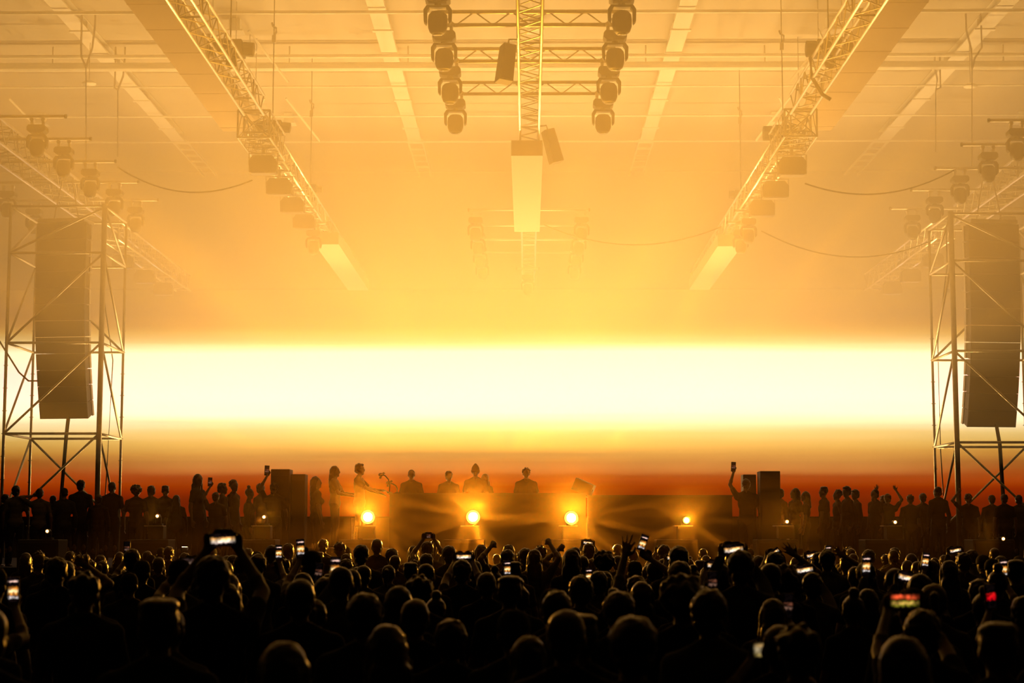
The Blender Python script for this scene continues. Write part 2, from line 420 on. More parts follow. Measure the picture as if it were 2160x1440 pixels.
# chain hoists
def hoist(px, py, z, side, label, s=1.0, vert=False, x=None):
    p = PZ(px, py, z)
    root = empty('chain_hoist', p)
    b = MB(); b.box((0, 0, 0), (.34 * s, .2 * s, .2 * s), taper=.85); b.tube((-.27 * s, 0, 0), (-.15 * s, 0, 0), .1 * s, n=10); b.tube((.15 * s, 0, 0), (.28 * s, 0, -.02), .085 * s, n=10)
    b.build('motor', M['black'], root, bevel=.015)
    MB().lathe([(.06, -.34), (.1, -.3), (.1, -.16), (.07, -.1)], c=(.02, 0, 0), n=10).build('chain_bag', M['cloth_black'], root)
    MB().path([(0, 0, -.1), (0, 0, -.4)], .01).build('hook', M['steel'], root)
    top = 13.95 - p.z
    b = MB(); b.tube((0, 0, .08), (0, 0, top), .012, n=5)
    b.build('chain', M['black'], root)
    b = MB(); b.path([(0, 0, 2.0), (.05, 0, 2.08), (.05, 0, 2.16), (-.02, 0, 2.2), (-.05, 0, 2.28)], .025); b.box((0, 0, 1.92), (.08, .06, .16))
    b.build('shackle', M['steel'], root)
    tag(root, label, 'chain hoist'); return root
hoist(486, 103, 10.6, -1, 'dark chain hoist by the near left truss at the top of the photo', 1.5)
hoist(575, 268, 10.6, -1, 'dark chain hoist above the first boxy light of the left inner truss', 1.35)
hoist(655, 398, 10.6, -1, 'faded chain hoist further along the left inner truss', 1.1)
hoist(1748, 103, 10.6, 1, 'dark chain hoist with a drooping cable by the near right truss', 1.5)
hoist(1652, 281, 10.6, 1, 'dark rounded chain hoist above the first boxy light of the right inner truss', 1.6)
hoist(1563, 410, 10.6, 1, 'faded chain hoist further along the right inner truss', 1.1)
def thing_path(name, pts, r, m, label, cat, group=None):
    return tag(MB().path(pts, r).build(name, m, None, True), label, cat, group)
a = PZ(1738, 100, 10.6)
thing_path('power_cable', [a + Vector(v) for v in ((-.1, 0, .02), (-.25, 0, -.2), (-.22, 0, -.55), (-.05, 0, -.85), (.1, 0, -.95))], .035, M['black'], 'thick dark cable loop drooping from the hoist by the near right truss', 'cable')

# hanging loudspeakers on the middle truss
for (x, y, z, s, tl, lab) in ((-.34, 27.9, 9.6, .62, .12, 'slim dark loudspeaker hanging left of the middle truss'),
                              (.52, 35.6, 9.95, .7, -.28, 'tilted dark loudspeaker hanging at the near right corner of the pale box')):
    root = empty('hanging_speaker', (x, y, z)); root.rotation_euler = (0, tl, .3)
    MB().box((0, 0, 0), (.24, .3, s), taper=.9).build('cabinet', M['black'], root, bevel=.01)
    MB().box((0, -.155, 0), (.19, .012, s * .92), taper=.9).build('grille', M['grille'], root)
    MB().path([(0, 0, s / 2 - .02), (0, 0, s / 2 + .1), ((.2 if x < 0 else -.3), 0, s / 2 + .14)], .018).build('bracket', M['steel'], root)
    tag(root, lab, 'loudspeaker')

# sling straps with their wires and the two small pale lamps on the outer girders
def bridle(px, py0, px2, pyj, py1, pym, lab):
    z = 13.9; a = PZ(px, py0, z); d = a.y; b_ = P(px2, py1, d); c = P((px + px2) / 2 - 4, pyj, d); e = P((px + px2) / 2 - 4, pym, d)
    root = empty('sling_bridle', c)
    MB().path([Vector((a.x, a.y, 14.28)) - c, a - c, (a + c) / 2 - c + Vector((.05, 0, 0)), Vector((0, 0, 0))], .025).build('strap', M['steel'], root)
    MB().path([Vector((b_.x, b_.y, 14.28)) - c, b_ - c, (b_ + c) / 2 - c + Vector((-.05, 0, 0)), Vector((0, 0, 0))], .025).build('strap', M['steel'], root)
    MB().tube((0, 0, 0), e - c, .012, n=5).build('wire', M['black'], root)
    tag(root, lab, 'sling')
bridle(200, 55, 171, 142, 97, 350, 'dark sling bridle hanging beside the outer left girder')
bridle(263, 130, 242, 190, 180, 330, 'small sling wires lower down the outer left girder')
bridle(2038, 62, 2071, 145, 100, 350, 'dark sling bridle hanging beside the outer right girder')
bridle(1972, 142, 1984, 192, 185, 320, 'small sling wires lower down the outer right girder')
for px, py, t in ((188, 175, 'left'), (2047, 181, 'right'), (527, 107, 'inner left')):
    p = PZ(px, py, 12.9 if t != 'inner left' else 13.4)
    root = empty('ceiling_lamp', p)
    MB().lathe([(.17, -.03), (.17, .0), (.1, .05), (.03, .07)], n=16).build('shade', M['beam'], root, True)
    MB().tube((0, 0, .06), (0, 0, 13.9 - p.z), .01, n=5).build('cord', M['steel'], root)
    tag(root, 'small pale round ceiling lamp under the %s roof steel' % t, 'lamp')

# slack cables strung between the rigs
def slack(a, b, sag, lab, r=.016):
    a = Vector(a); b = Vector(b); n = 24
    thing_path('slack_cable', [a.lerp(b, i / n) - Vector((0, 0, sag * 4 * (i / n) * (1 - i / n))) for i in range(n + 1)], r, M['black'], lab, 'cable')
slack(P(248, 352, 38.3), P(532, 380, 35.8), .40, 'thin black cable sagging from the left light bars to the first boxy light')
slack(P(1698, 387, 36.0), P(2012, 359, 36.8), .36, 'thin black cable sagging from the right boxy light to the right light bars')
slack(P(1147, 474, 43.5), P(1522, 478, 42.5), .48, 'faint cable sagging between the pale middle box and the right inner truss')
slack(P(1606, 487, 41.5), P(1968, 506, 42.0), .52, 'faint cable sagging from the right inner truss to the right tower')

# ------------------------------------------------------------------ LED screen
def screen_material():
    m = bpy.data.materials.new('led_display'); m.use_nodes = True; nt = m.node_tree; nt.nodes.clear()
    out = nt.nodes.new('ShaderNodeOutputMaterial'); e = nt.nodes.new('ShaderNodeEmission')
    tc = nt.nodes.new('ShaderNodeTexCoord'); sp = nt.nodes.new('ShaderNodeSeparateXYZ')
    nt.links.new(tc.outputs['Object'], sp.inputs[0])
    # soft horizontal streaks of the picture on the screen
    mp = nt.nodes.new('ShaderNodeMapping'); mp.inputs['Scale'].default_value = (.06, 1, 2.2)
    nt.links.new(tc.outputs['Object'], mp.inputs[0])
    ns = nt.nodes.new('ShaderNodeTexNoise'); ns.inputs['Scale'].default_value = 1.0; ns.inputs['Detail'].default_value = 4
    nt.links.new(mp.outputs[0], ns.inputs['Vector'])
    nz = nt.nodes.new('ShaderNodeMath'); nz.operation = 'MULTIPLY_ADD'; nz.inputs[1].default_value = .35; nz.inputs[2].default_value = -.175
    nt.links.new(ns.outputs['Fac'], nz.inputs[0])
    ad = nt.nodes.new('ShaderNodeMath'); ad.operation = 'ADD'
    nt.links.new(sp.outputs['Z'], ad.inputs[0]); nt.links.new(nz.outputs[0], ad.inputs[1])
    mr = nt.nodes.new('ShaderNodeMapRange'); Z0, Z1 = 2.5, 10.0
    mr.inputs['From Min'].default_value = Z0; mr.inputs['From Max'].default_value = Z1
    nt.links.new(ad.outputs[0], mr.inputs[0])
    cr = nt.nodes.new('ShaderNodeValToRGB'); ramp = cr.color_ramp
    G = SCREEN_GAIN
    zy = lambda py: 9.5 - (py - 640) * .015488
    S = SCREEN_STOPS
    S = sorted([((zy(py) - Z0) / (Z1 - Z0), [min(1, c / G) for c in col]) for py, col in S])
    while len(ramp.elements) < len(S): ramp.elements.new(.5)
    for el, (t, c) in zip(ramp.elements, S): el.position = max(0, min(1, t)); el.color = (*c, 1)
    nt.links.new(mr.outputs[0], cr.inputs[0]); nt.links.new(cr.outputs[0], e.inputs[0])
    e.inputs[1].default_value = G; nt.links.new(e.outputs[0], out.inputs[0]); return m
SCREEN_STOPS = [(620, (.02, .01, .0)), (665, (.10, .02, .0)), (688, (.30, .10, .0)), (705, (.6, .32, .04)), (724, (1.1, .8, .28)), (746, (2.6, 1.9, 1.05)),
                (790, (CORE, CORE * .52, max(1.1, CORE * .13))), (840, (CORE, CORE * .52, max(1.1, CORE * .13))), (872, (2.4, 1.7, .95)), (895, (1.2, .95, .50)), (915, (.90, .62, .20)), (935, (.74, .42, .08)), (955, (.56, .24, .025)),
                (975, (.36, .09, .002)), (992, (.40, .07, .001)), (1010, (.42, .055, .001)), (1035, (.26, .02, .0005)), (1060, (.15, .01, .0005))]
root = empty('led_screen', (0, 57.0, 2.5))
MB().box((0, 0, 0), (35.6, .02, 7.4)).build('display', screen_material(), None, loc=(0, 57.0, 0)).parent = None
scr = bpy.data.objects['display']
for v in scr.data.vertices: v.co.z += 2.55 + 3.7
scr.parent = root; scr.location = (0, 0, -2.5)
b = MB(); b.box((0, .1, 3.75), (35.7, .14, 7.5))
b.build('cabinet_wall', M['black'], root)
b = MB()
for k in range(13): b.tube((-17 + k * 2.83, .4, -2.5), (-17 + k * 2.83, .4, 7.4), .05, n=6)
for zz in (.2, 3.6, 7.2): b.tube((-17.5, .4, zz), (17.5, .4, zz), .04, n=6)
b.build('support_frame', M['steel'], root)
tag(root, 'huge LED wall showing a glowing white and orange horizon band', 'screen')

# ------------------------------------------------------------------ stage, booth, towers, speaker columns
DECK = 1.3; RISER = 1.68
root = empty('stage_platform', (0, 44.0, 0))
MB().box((0, 0, DECK - .04), (35.0, 15.0, .08)).build('deck', M['deck'], root)
b = MB().box((0, -7.46, (DECK - .08) / 2), (35.0, .06, DECK - .08)); b.build('front_skirt', M['cloth_black'], root)
b = MB()
for k in range(18):
    for yy in (-7.2, 0, 7.2): b.tube((-17 + 2 * k, yy, 0), (-17 + 2 * k, yy, DECK - .08), .03, n=6)
b.build('support_legs', M['steel'], root)
tag(root, 'wide low black stage running across the hall under the screen', 'stage')
root = empty('riser', (-1.0, 39.6, DECK))
MB().box((0, 0, (RISER - DECK) / 2), (7.6, 2.6, RISER - DECK)).build('riser_top', M['deck'], root)
MB().box((0, -1.315, (RISER - DECK) / 2 - .01), (7.5, .02, RISER - DECK - .03)).build('skirt', M['cloth_black'], root)
tag(root, 'black riser raising the performers behind the booth', 'riser')

def booth(x0, x1, y, top, depth, lab):
    L = x1 - x0; root = empty('dj_booth', ((x0 + x1) / 2, y, DECK)); hh = top - DECK
    MB().box((0, 0, hh / 2 - .02), (L, .04, hh - .04)).build('front_panel', M['black'], root)
    MB().box((0, depth / 2, hh - .02), (L + .04, depth, .04)).build('table_top', M['plastic'], root)
    for s in (-1, 1): MB().box((s * (L / 2 - .03), depth / 2 + .02, hh / 2 - .02), (.04, depth - .06, hh - .04)).build('side_panel', M['black'], root)
    tag(root, lab, 'booth'); return root
booth(-2.93, 1.25, 37.45, 2.86, .7, 'long dark booth in front of the performers, between the two brightest lamps')
booth(1.29, 4.35, 37.45, 2.815, .7, 'dark right extension of the booth, slightly lower, empty behind')

def speaker_box(name, x, y, z, sx, sy, sz, lab, rot=(0, 0, 0), cat='loudspeaker', tp=1.0, group=None):
    root = empty(name, (x, y, z)); root.rotation_euler = rot
    MB().box((0, 0, sz / 2), (sx, sy, sz), taper=tp).build('cabinet', M['black'], root, bevel=.012)
    MB().box((0, -sy / 2 - .008, sz / 2), (sx * .88, .014, sz * .86), taper=tp).build('grille', M['grille'], root)
    for s in (-1, 1): MB().box((s * (sx / 2 + .006), 0, sz * .55), (.012, .14, .06)).build('handle', M['plastic'], root)
    return tag(root, lab, cat, group)
# wedge monitor on the booth (tilted), side stacks
c = P(1226, 1045, 37.7)
speaker_box('monitor_speaker', c.x, 37.75, 2.86, .42, .34, .27, 'tilted monitor speaker on the booth just above the third bright lamp', (0, R(24), R(-12)))
c = P(594, 1050, 37.2); speaker_box('side_fill_speaker', c.x, 37.2, DECK, .40, .5, P(594, 990, 37.2).z - DECK, 'tall dark speaker stack on the stage left of the long-haired guest')
c = P(627, 1050, 37.3); speaker_box('side_fill_speaker', c.x + .03, 37.4, DECK, .30, .45, P(627, 1000, 37.3).z - DECK, 'lower dark speaker box beside the tall left stage stack')
c = P(1620, 1050, 37.2); speaker_box('side_fill_speaker', c.x + .02, 37.2, DECK, .42, .5, P(1620, 994, 37.2).z - DECK, 'tall dark speaker stack on the right of the stage')
c = P(1587, 1050, 37.3); speaker_box('side_fill_speaker', c.x, 37.9, DECK, .28, .4, P(1587, 1001, 37.9).z - DECK, 'narrower dark box behind the person raising an arm on the right')

def gadget(px, py, d, sgn, lab):
    p = P(px, py, d); z0 = 2.86
    root = empty('goose_neck_lamp', (p.x, d, z0))
    MB().lathe([(.06, 0), (.06, .02), (.015, .03)], n=12).build('base', M['black'], root)
    hh = p.z - z0
    pts = [(0, 0, .02), (0, 0, hh * .5), (sgn * .03, 0, hh * .8), (sgn * .1, 0, hh), (sgn * .17, 0, hh + .02)]
    MB().path(pts, .014, 8).build('arm', M['black'], root, True)
    MB().ball((sgn * .19, 0, hh + .02), (.055, .045, .04)).ball((sgn * .13, 0, hh + .05), .028).ball((sgn * .2, 0, hh - .04), .026).build('head', M['plastic'], root, True)
    tag(root, lab, 'lamp')
gadget(822, 1003, 37.75, -1, 'taller bent gooseneck arm at the left end of the booth')
gadget(838, 1020, 37.9, -1, 'lower bent gooseneck arm at the left end of the booth')

# scaffold towers
def tower(x0, x1, y0, y1, lift, thick, side, lab):
    root = empty('scaffold_tower', ((x0 + x1) / 2, (y0 + y1) / 2, DECK)); o = root.location
    V = lambda x, y, z: Vector((x, y, z)) - o
    tops = lift + 5.1
    for (x, y, r) in ((x0, y0, .035 if side < 0 else .06), (x1, y0, .06 if side < 0 else .035), (x0, y1, .03), (x1, y1, .03)):
        lg = MB().tube(V(x, y, DECK + .02), V(x, y, tops), r, n=10).build('standard_pole', M['steel'], root, True)
        MB().box(V(x, y, DECK + .01), (.2, .2, .02)).build('base_plate', M['steel'], root)
        b = MB()
        for k in range(13): b.tube(V(x - .05, y, lift - 2 + .5 * k), V(x + .05, y, lift - 2 + .5 * k), .008, n=5)
        b.build('coupler', M['steel'], lg)
    for z in (lift, lift + 2, lift + 4, lift + 5.05):
        for a, c in (((x0, y0), (x1, y0)), ((x0, y1), (x1, y1)), ((x0, y0), (x0, y1)), ((x1, y0), (x1, y1))):
            MB().tube(V(*a, z), V(*c, z), .028, n=8).build('ledger', M['steel'], root, True)
    for k in range(-1, 3):
        z = lift + 2 * k; zt = min(z + 2, lift + 5.02); z = max(z, DECK + .05)
        fl = (k % 2 == 0) if side < 0 else (k % 2 != 0)
        D = [((x0, y0, z), (x1, y0, zt)) if side < 0 else ((x1, y0, z), (x0, y0, zt)),
             ((x0, y0, z), (x0, y1, zt)) if side < 0 else ((x0, y1, z), (x0, y0, zt)),
             ((x1, y1, z), (x1, y0, zt)) if side < 0 else ((x1, y0, z), (x1, y1, zt))]
        if k == -1 or k == 1: D.append(((x1, y1, z), (x0, y1, zt)) if side < 0 else ((x0, y1, z), (x1, y1, zt)))
        for a, c in D: MB().tube(V(*a), V(*c), .026, n=8).build('diagonal_brace', M['steel'], root, True)
    tag(root, lab, 'scaffold'); return root
tower(-11.46, -9.37, 38.3, 40.4, 4.175, 0, -1, 'steel scaffold tower around the left hanging speaker column')
tower(9.36, 11.45, 38.3, 40.4, 3.975, 0, 1, 'steel scaffold tower around the right hanging speaker column')

# hanging speaker columns
def line_array(x, y, ztop, zbot, side, lab):
    n = 12; H = (ztop - zbot) / n
    root = empty('line_array', (x, y, ztop)); root.rotation_euler = (0, 0, side * R(8))
    yy, zz, ang = 0.0, 0.0, 0.0
    for k in range(n):
        ang = 0 if k < 4 else (k - 3) * R(1.9)
        Rm = Matrix.Rotation(ang, 3, 'X')      # lower boxes tip down towards the crowd
        c = Vector((0, yy, zz)) + Rm @ Vector((0, .25, -H / 2))
        wd = 1.19 - .004 * k
        cab = MB()
        prof = [Vector((-wd / 2, -.25, 0)), Vector((wd / 2, -.25, 0)), Vector((wd / 2 * .88, .25, 0)), Vector((-wd / 2 * .88, .25, 0))]
        vv = [c + Rm @ (p + Vector((0, 0, zc * H * (.49 if p.y < 0 else .42)))) for zc in (-1, 1) for p in prof]
        cab.add(vv, [(3, 2, 1, 0), (4, 5, 6, 7), (0, 1, 5, 4), (1, 2, 6, 5), (2, 3, 7, 6), (3, 0, 4, 7)])
        cb = cab.build('cabinet', M['plastic'], root)
        g = MB(); g.box(c + Rm @ Vector((0, -.258, 0)), (wd * .97, .015, H * .93), rot=Rm)
        g.build('grille', M['grille'], cb)
        for s in (-1, 1):
            MB().box(c + Rm @ Vector((s * (wd / 2 - .005), .05, 0)), (.03, .09, H * .9), rot=Rm).build('link_plate', M['steel'], cb)
        d = Rm @ Vector((0, 0, -H)); yy += -d.y * -1; zz += d.z
    MB().box((0, .25, .05), (1.1, .6, .08)).build('rigging_frame', M['steel'], root)
    for s in (-1, 1): MB().tube((s * .3, .25, .09), (s * .12, .25, 10.0 - ztop), .015, n=6).build('sling', M['steel'], root)
    MB().path([(.1, .5, zz + .3), (.12, .3, zz - .4), (.1, .1, zz - 2.2), (.05, 0, zz - 3.1)], .045).build('tie_down', M['black'], root)
    tag(root, lab, 'loudspeaker column'); return root
line_array(-10.52, 39.05, 8.99, 4.53, -1, 'tall hanging column of dark speaker boxes inside the left scaffold tower')
line_array(10.50, 39.05, 8.93, 4.33, 1, 'tall hanging column of dark speaker boxes inside the right scaffold tower')
p = P(8, 838, 38.0)
speaker_box('hanging_speaker', -11.95, 38.2, P(8, 870, 38.2).z, .5, .45, .55, 'tilted dark speaker cut off by the left frame edge', (0, R(-35), 0))
thing_path('slack_cable', [P(-10, 705, 38.2), P(15, 745, 38.2), P(40, 785, 38.2), P(60, 803, 38.2), P(80, 803, 38.5)], .02, M['black'], 'black cable drooping from the left frame edge to the left speaker column', 'cable')
thing_path('tag_line', [Vector((P(215, 600, 40.4).x, 40.4, 9.225)), P(215, 600, 40.6), P(238, 760, 40.6), P(225, 1000, 40.6), P(222, 1045, 40.6)], .014, M['black'], 'thin line hanging inside the right side of the left tower', 'rope')
thing_path('tag_line', [Vector((P(1998, 560, 40.4).x, 40.4, 9.025)), P(1998, 560, 40.6), P(1978, 720, 40.6), P(1984, 950, 40.6), P(1990, 1045, 40.6)], .014, M['black'], 'thin line hanging inside the left side of the right tower', 'rope')

# ------------------------------------------------------------------ stage front lamps on speaker stacks
lamp_specs = [(100, 1120, 0), (332, 1088, 1), (557, 1090, 2), (776, 1090, 3), (998, 1090, 4), (1205, 1092, 5), (1448, 1097, 6), (1660, 1100, 7), (1888, 1101, 8), (2116, 1136, 9)]
LP = [.8, .8, 2.0, 30, 34, 40, 9, 3.0, .8, 2.0]
LNAME = ['tiny dim lamp low at the left edge of the pit', 'tiny dim lamp on the second stack from the left', 'small warm lamp left of the blazing lamps', 'blazing lamp, leftmost of the three brightest',
         'blazing lamp, middle of the three brightest', 'blazing lamp, rightmost of the three brightest', 'compact bright lamp right of the three brightest', 'small sparkling lamp right of the compact bright lamp',
         'tiny dim lamp in front of the right stage guests', 'glowing amber lamp low near the right edge']
def starburst_rays(ld, k):
    # uneven rays put into the beam to imitate the camera's starburst
    ld.use_nodes = True; nt = ld.node_tree; e = nt.nodes['Emission']
    tc = nt.nodes.new('ShaderNodeTexCoord'); sp = nt.nodes.new('ShaderNodeSeparateXYZ'); nt.links.new(tc.outputs['Normal'], sp.inputs[0])
    cb = nt.nodes.new('ShaderNodeCombineXYZ'); nt.links.new(sp.outputs[0], cb.inputs[0]); nt.links.new(sp.outputs[1], cb.inputs[1]); cb.inputs[2].default_value = 0
    nm = nt.nodes.new('ShaderNodeVectorMath'); nm.operation = 'NORMALIZE'; nt.links.new(cb.outputs[0], nm.inputs[0])
    of = nt.nodes.new('ShaderNodeVectorMath'); of.operation = 'ADD'; of.inputs[1].default_value = (0, 0, k * 7.3); nt.links.new(nm.outputs[0], of.inputs[0])
    ns = nt.nodes.new('ShaderNodeTexNoise'); ns.inputs['Scale'].default_value = 8.0; ns.inputs['Detail'].default_value = 3; ns.inputs['Roughness'].default_value = .7; nt.links.new(of.outputs[0], ns.inputs['Vector'])
    mr = nt.nodes.new('ShaderNodeMapRange'); mr.inputs['From Min'].default_value = .42; mr.inputs['From Max'].default_value = .68; nt.links.new(ns.outputs['Fac'], mr.inputs[0])
    pw = nt.nodes.new('ShaderNodeMath'); pw.operation = 'POWER'; pw.inputs[1].default_value = 3.2; nt.links.new(mr.outputs[0], pw.inputs[0])
    ma = nt.nodes.new('ShaderNodeMath'); ma.operation = 'MULTIPLY_ADD'; ma.inputs[1].default_value = 7.0; ma.inputs[2].default_value = .22; nt.links.new(pw.outputs[0], ma.inputs[0])
    fl = nt.nodes.new('ShaderNodeMapRange')         # even upward light added to the lamp to fill the near haze
    fl.inputs['From Min'].default_value = .05; fl.inputs['From Max'].default_value = .6
    nt.links.new(sp.outputs[1], fl.inputs[0])
    m4 = nt.nodes.new('ShaderNodeMix'); m4.inputs[3].default_value = UP_SHARE; nt.links.new(fl.outputs[0], m4.inputs[0]); nt.links.new(ma.outputs[0], m4.inputs[2])
    nt.links.new(m4.outputs[0], e.inputs['Strength'])
def stack(x, y, k):
    for j in range(2):
        root = empty('subwoofer', (x - .18, y + .35, .945 * j))
        MB().box((0, 0, .47), (.95 if j == 0 else .80, .7, .94)).build('cabinet', M['black'], root, bevel=.015)
        MB().box((0, -.356, .47), (.72, .014, .8)).build('grille', M['grille'], root)
        tag(root, '%s dark subwoofer under the %s' % ('lower' if j == 0 else 'upper', LNAME[k]), 'subwoofer', None)
for (px, py, k) in lamp_specs:
    y = 34.0; p = P(px, py, y)
    stack(p.x, y, k)
    if k not in (0, 9):
        root = empty('lamp_pedestal', (p.x, y + .1, 1.89))
        MB().box((-.02, 0, .13), (.3, .3, .24)).build('block', M['black'], root)
        MB().box((-.06, 0, .2575), (.36, .34, .015)).build('top_plate', M['pale'], root)
        tag(root, 'small block carrying the %s' % LNAME[k], 'pedestal')
        base = 2.155
    else: base = 1.885
    root = empty('stage_lamp', (p.x, y + .05, base)); hz = p.z - base
    Rx = Matrix.Rotation(R(90), 3, 'X'); q_ = 1.45 if LP[k] > 20 else .75 if LP[k] > 5 else .42
    MB().box((0, .03, .02), (.18, .16, .04)).build('base', M['black'], root)
    for s in (-1, 1): MB().box((s * (.108 * q_ + .01), .03, max(.06, hz / 2)), (.012, .03, max(.1, hz))).build('yoke_arm', M['black'], root)
    pr = MB().lathe([(.05 * q_, -.14), (.085 * q_, -.1), (.10 * q_, 0), (.10 * q_, .06)], n=20)
    pr.v = [tuple(Rx @ Vector(v) + Vector((0, 0, hz))) for v in pr.v]
    hb = pr.build('head', M['plastic'], root, True)
    ln = MB().lathe([(.060 * q_, .062), (.055 * q_, .075), (.01, .085)], n=20); rg = MB().lathe([(.092 * q_, .058), (.090 * q_, .066), (.061 * q_, .070), (.061 * q_, .060)], n=24)
    rg.v = [tuple(Rx @ Vector(v) + Vector((0, 0, hz))) for v in rg.v]
    ln.v = [tuple(Rx @ Vector(v) + Vector((0, 0, hz))) for v in ln.v]
    # the lens faces the crowd
    lo = ln.build('lens', M['lamp'] if LP[k] > 5 else M['lamp_dim'], hb, True)
    rg.build('glow_ring', M['ring'] if LP[k] > 5 else M['ring_dim'], hb, True)  # emissive ring added round the lens to imitate its soft bloom
    tag(root, LNAME[k], 'lamp')
    ld = bpy.data.lights.new('bulb', 'SPOT'); ld.spot_size = R(165); ld.spot_blend = .6; ld.energy = LP[k] * LAMP_GAIN; ld.color = (1, .41, .03); ld.shadow_soft_size = .06
    if LP[k] > 5: starburst_rays(ld, k)
    lb = bpy.data.objects.new('bulb', ld); COL.objects.link(lb); lb.parent = root; lb.location = (0, -.16, hz); lb.rotation_euler = (R(90), 0, PI_)
# added, unseen fill lights behind the booth that brighten the haze under the roof
for k, x in enumerate((-9.0, -6.0, -3.1, .2, 3.5, 6.4, 9.2)):
    root = empty('haze_fill_light', (x, 46.0, DECK))
    MB().box((0, 0, .04), (.34, .3, .08)).build('base', M['black'], root)
    for s in (-1, 1): MB().box((s * .19, 0, .16), (.02, .06, .26)).build('yoke_arm', M['black'], root)
    hd = MB().lathe([(.08, -.12), (.15, -.06), (.16, .1)], c=(0, 0, .25), n=18).build('head', M['plastic'], root, True)
    MB().lathe([(.14, .1), (.13, .105), (.01, .11)], c=(0, 0, .25), n=18).build('lens', M['lamp_dim'], hd, True)
    tag(root, 'added unseen fill light on the stage behind the booth, %s of seven from the left' % ORD[k], 'stage light', 'added fill lights behind the booth')
    ld = bpy.data.lights.new('beam', 'SPOT'); ld.energy = UP_POWER; ld.color = UP_COL; ld.shadow_soft_size = .1; ld.spot_size = R(128); ld.spot_blend = .5
    lb = bpy.data.objects.new('beam', ld); COL.objects.link(lb); lb.parent = root; lb.location = (0, 0, .42); lb.rotation_euler = (R(180 + 25), 0, 0)

# ------------------------------------------------------------------ people
def remeshed(mb, name, mtl, voxel, smooth=3, disp=0.0, seed=0):
    me = bpy.data.meshes.new('tmp'); me.from_pydata(mb.v, [], mb.f); me.update()
    o = bpy.data.objects.new('tmp', me); COL.objects.link(o)
    m = o.modifiers.new('r', 'REMESH'); m.mode = 'VOXEL'; m.voxel_size = voxel; m.adaptivity = 0.0
    if smooth:
        m = o.modifiers.new('s', 'SMOOTH'); m.factor = .5; m.iterations = smooth
    dg = bpy.context.evaluated_depsgraph_get(); dg.update()
    res = bpy.data.meshes.new_from_object(o.evaluated_get(dg)); res.name = name
    bpy.data.objects.remove(o); bpy.data.meshes.remove(me)
    if disp:
        for v in res.vertices:
            n = v.normal
            v.co += n * disp * (noise.noise(v.co * 26 + Vector((seed, 0, 0))) + .6 * noise.noise(v.co * 60))
    res.materials.clear(); res.materials.append(mtl)
    res.polygons.foreach_set('use_smooth', [True] * len(res.polygons)); return res

def hand(mb, W, d, n, side, mode):
    """palm, four unequal bent fingers and a thumb; W wrist, d forearm direction, n palm normal"""
    d = d.normalized(); n = (n - d * n.dot(d)).normalized(); s = d.cross(n) * side
    rot = Matrix((s, n, d)).transposed()
    mb.ball(W + d * .05, (.041, .017, .05), 10, 8, rot)
    mb.caps(W - d * .02, W + d * .03, .026, .03, 8)
    lens = (.072, .08, .075, .06) if mode not in ('open', 'ok') else (.080, .090, .084, .068)
    for i in range(4):
        base = W + d * (.085 - .006 * abs(i - 1.2)) + s * (.030 - .020 * i)
        spread = {'open': .34, 'ok': .30}.get(mode, .02) * (1.5 - i) / 1.5
        curl = {'fist': 1.45, 'hold': .75, 'open': .10 + .05 * i, 'ok': .08, 'relax': .35}[mode]
        if mode == 'ok' and i == 0: curl = .95
        if mode == 'victory': curl = 1.4 if i > 1 else .05
        p = base; ang = curl * .5
        for j, f in enumerate((.45, .32, .26)):
            dd = (d * math.cos(ang) + n * math.sin(ang) + s * spread).normalized()
            q = p + dd * lens[i] * f
            mb.caps(p, q, .0098 - .0009 * j, .0092 - .0009 * j, 7); p = q; ang += curl
    a = W + d * .02 + s * .032
    t1 = a + (s * .8 + d * .8 + n * .3).normalized() * .04
    tgt = {'open': s * .7 + d * .9, 'ok': d * .9 + n * .9, 'fist': d * .5 + n * .9 - s * .8, 'hold': d * 1.0 + n * .5 - s * .1, 'relax': d + n * .3}.get(mode, d)
    mb.caps(a, t1, .013, .0115, 7); mb.caps(t1, t1 + tgt.normalized() * .035, .0115, .0095, 7)

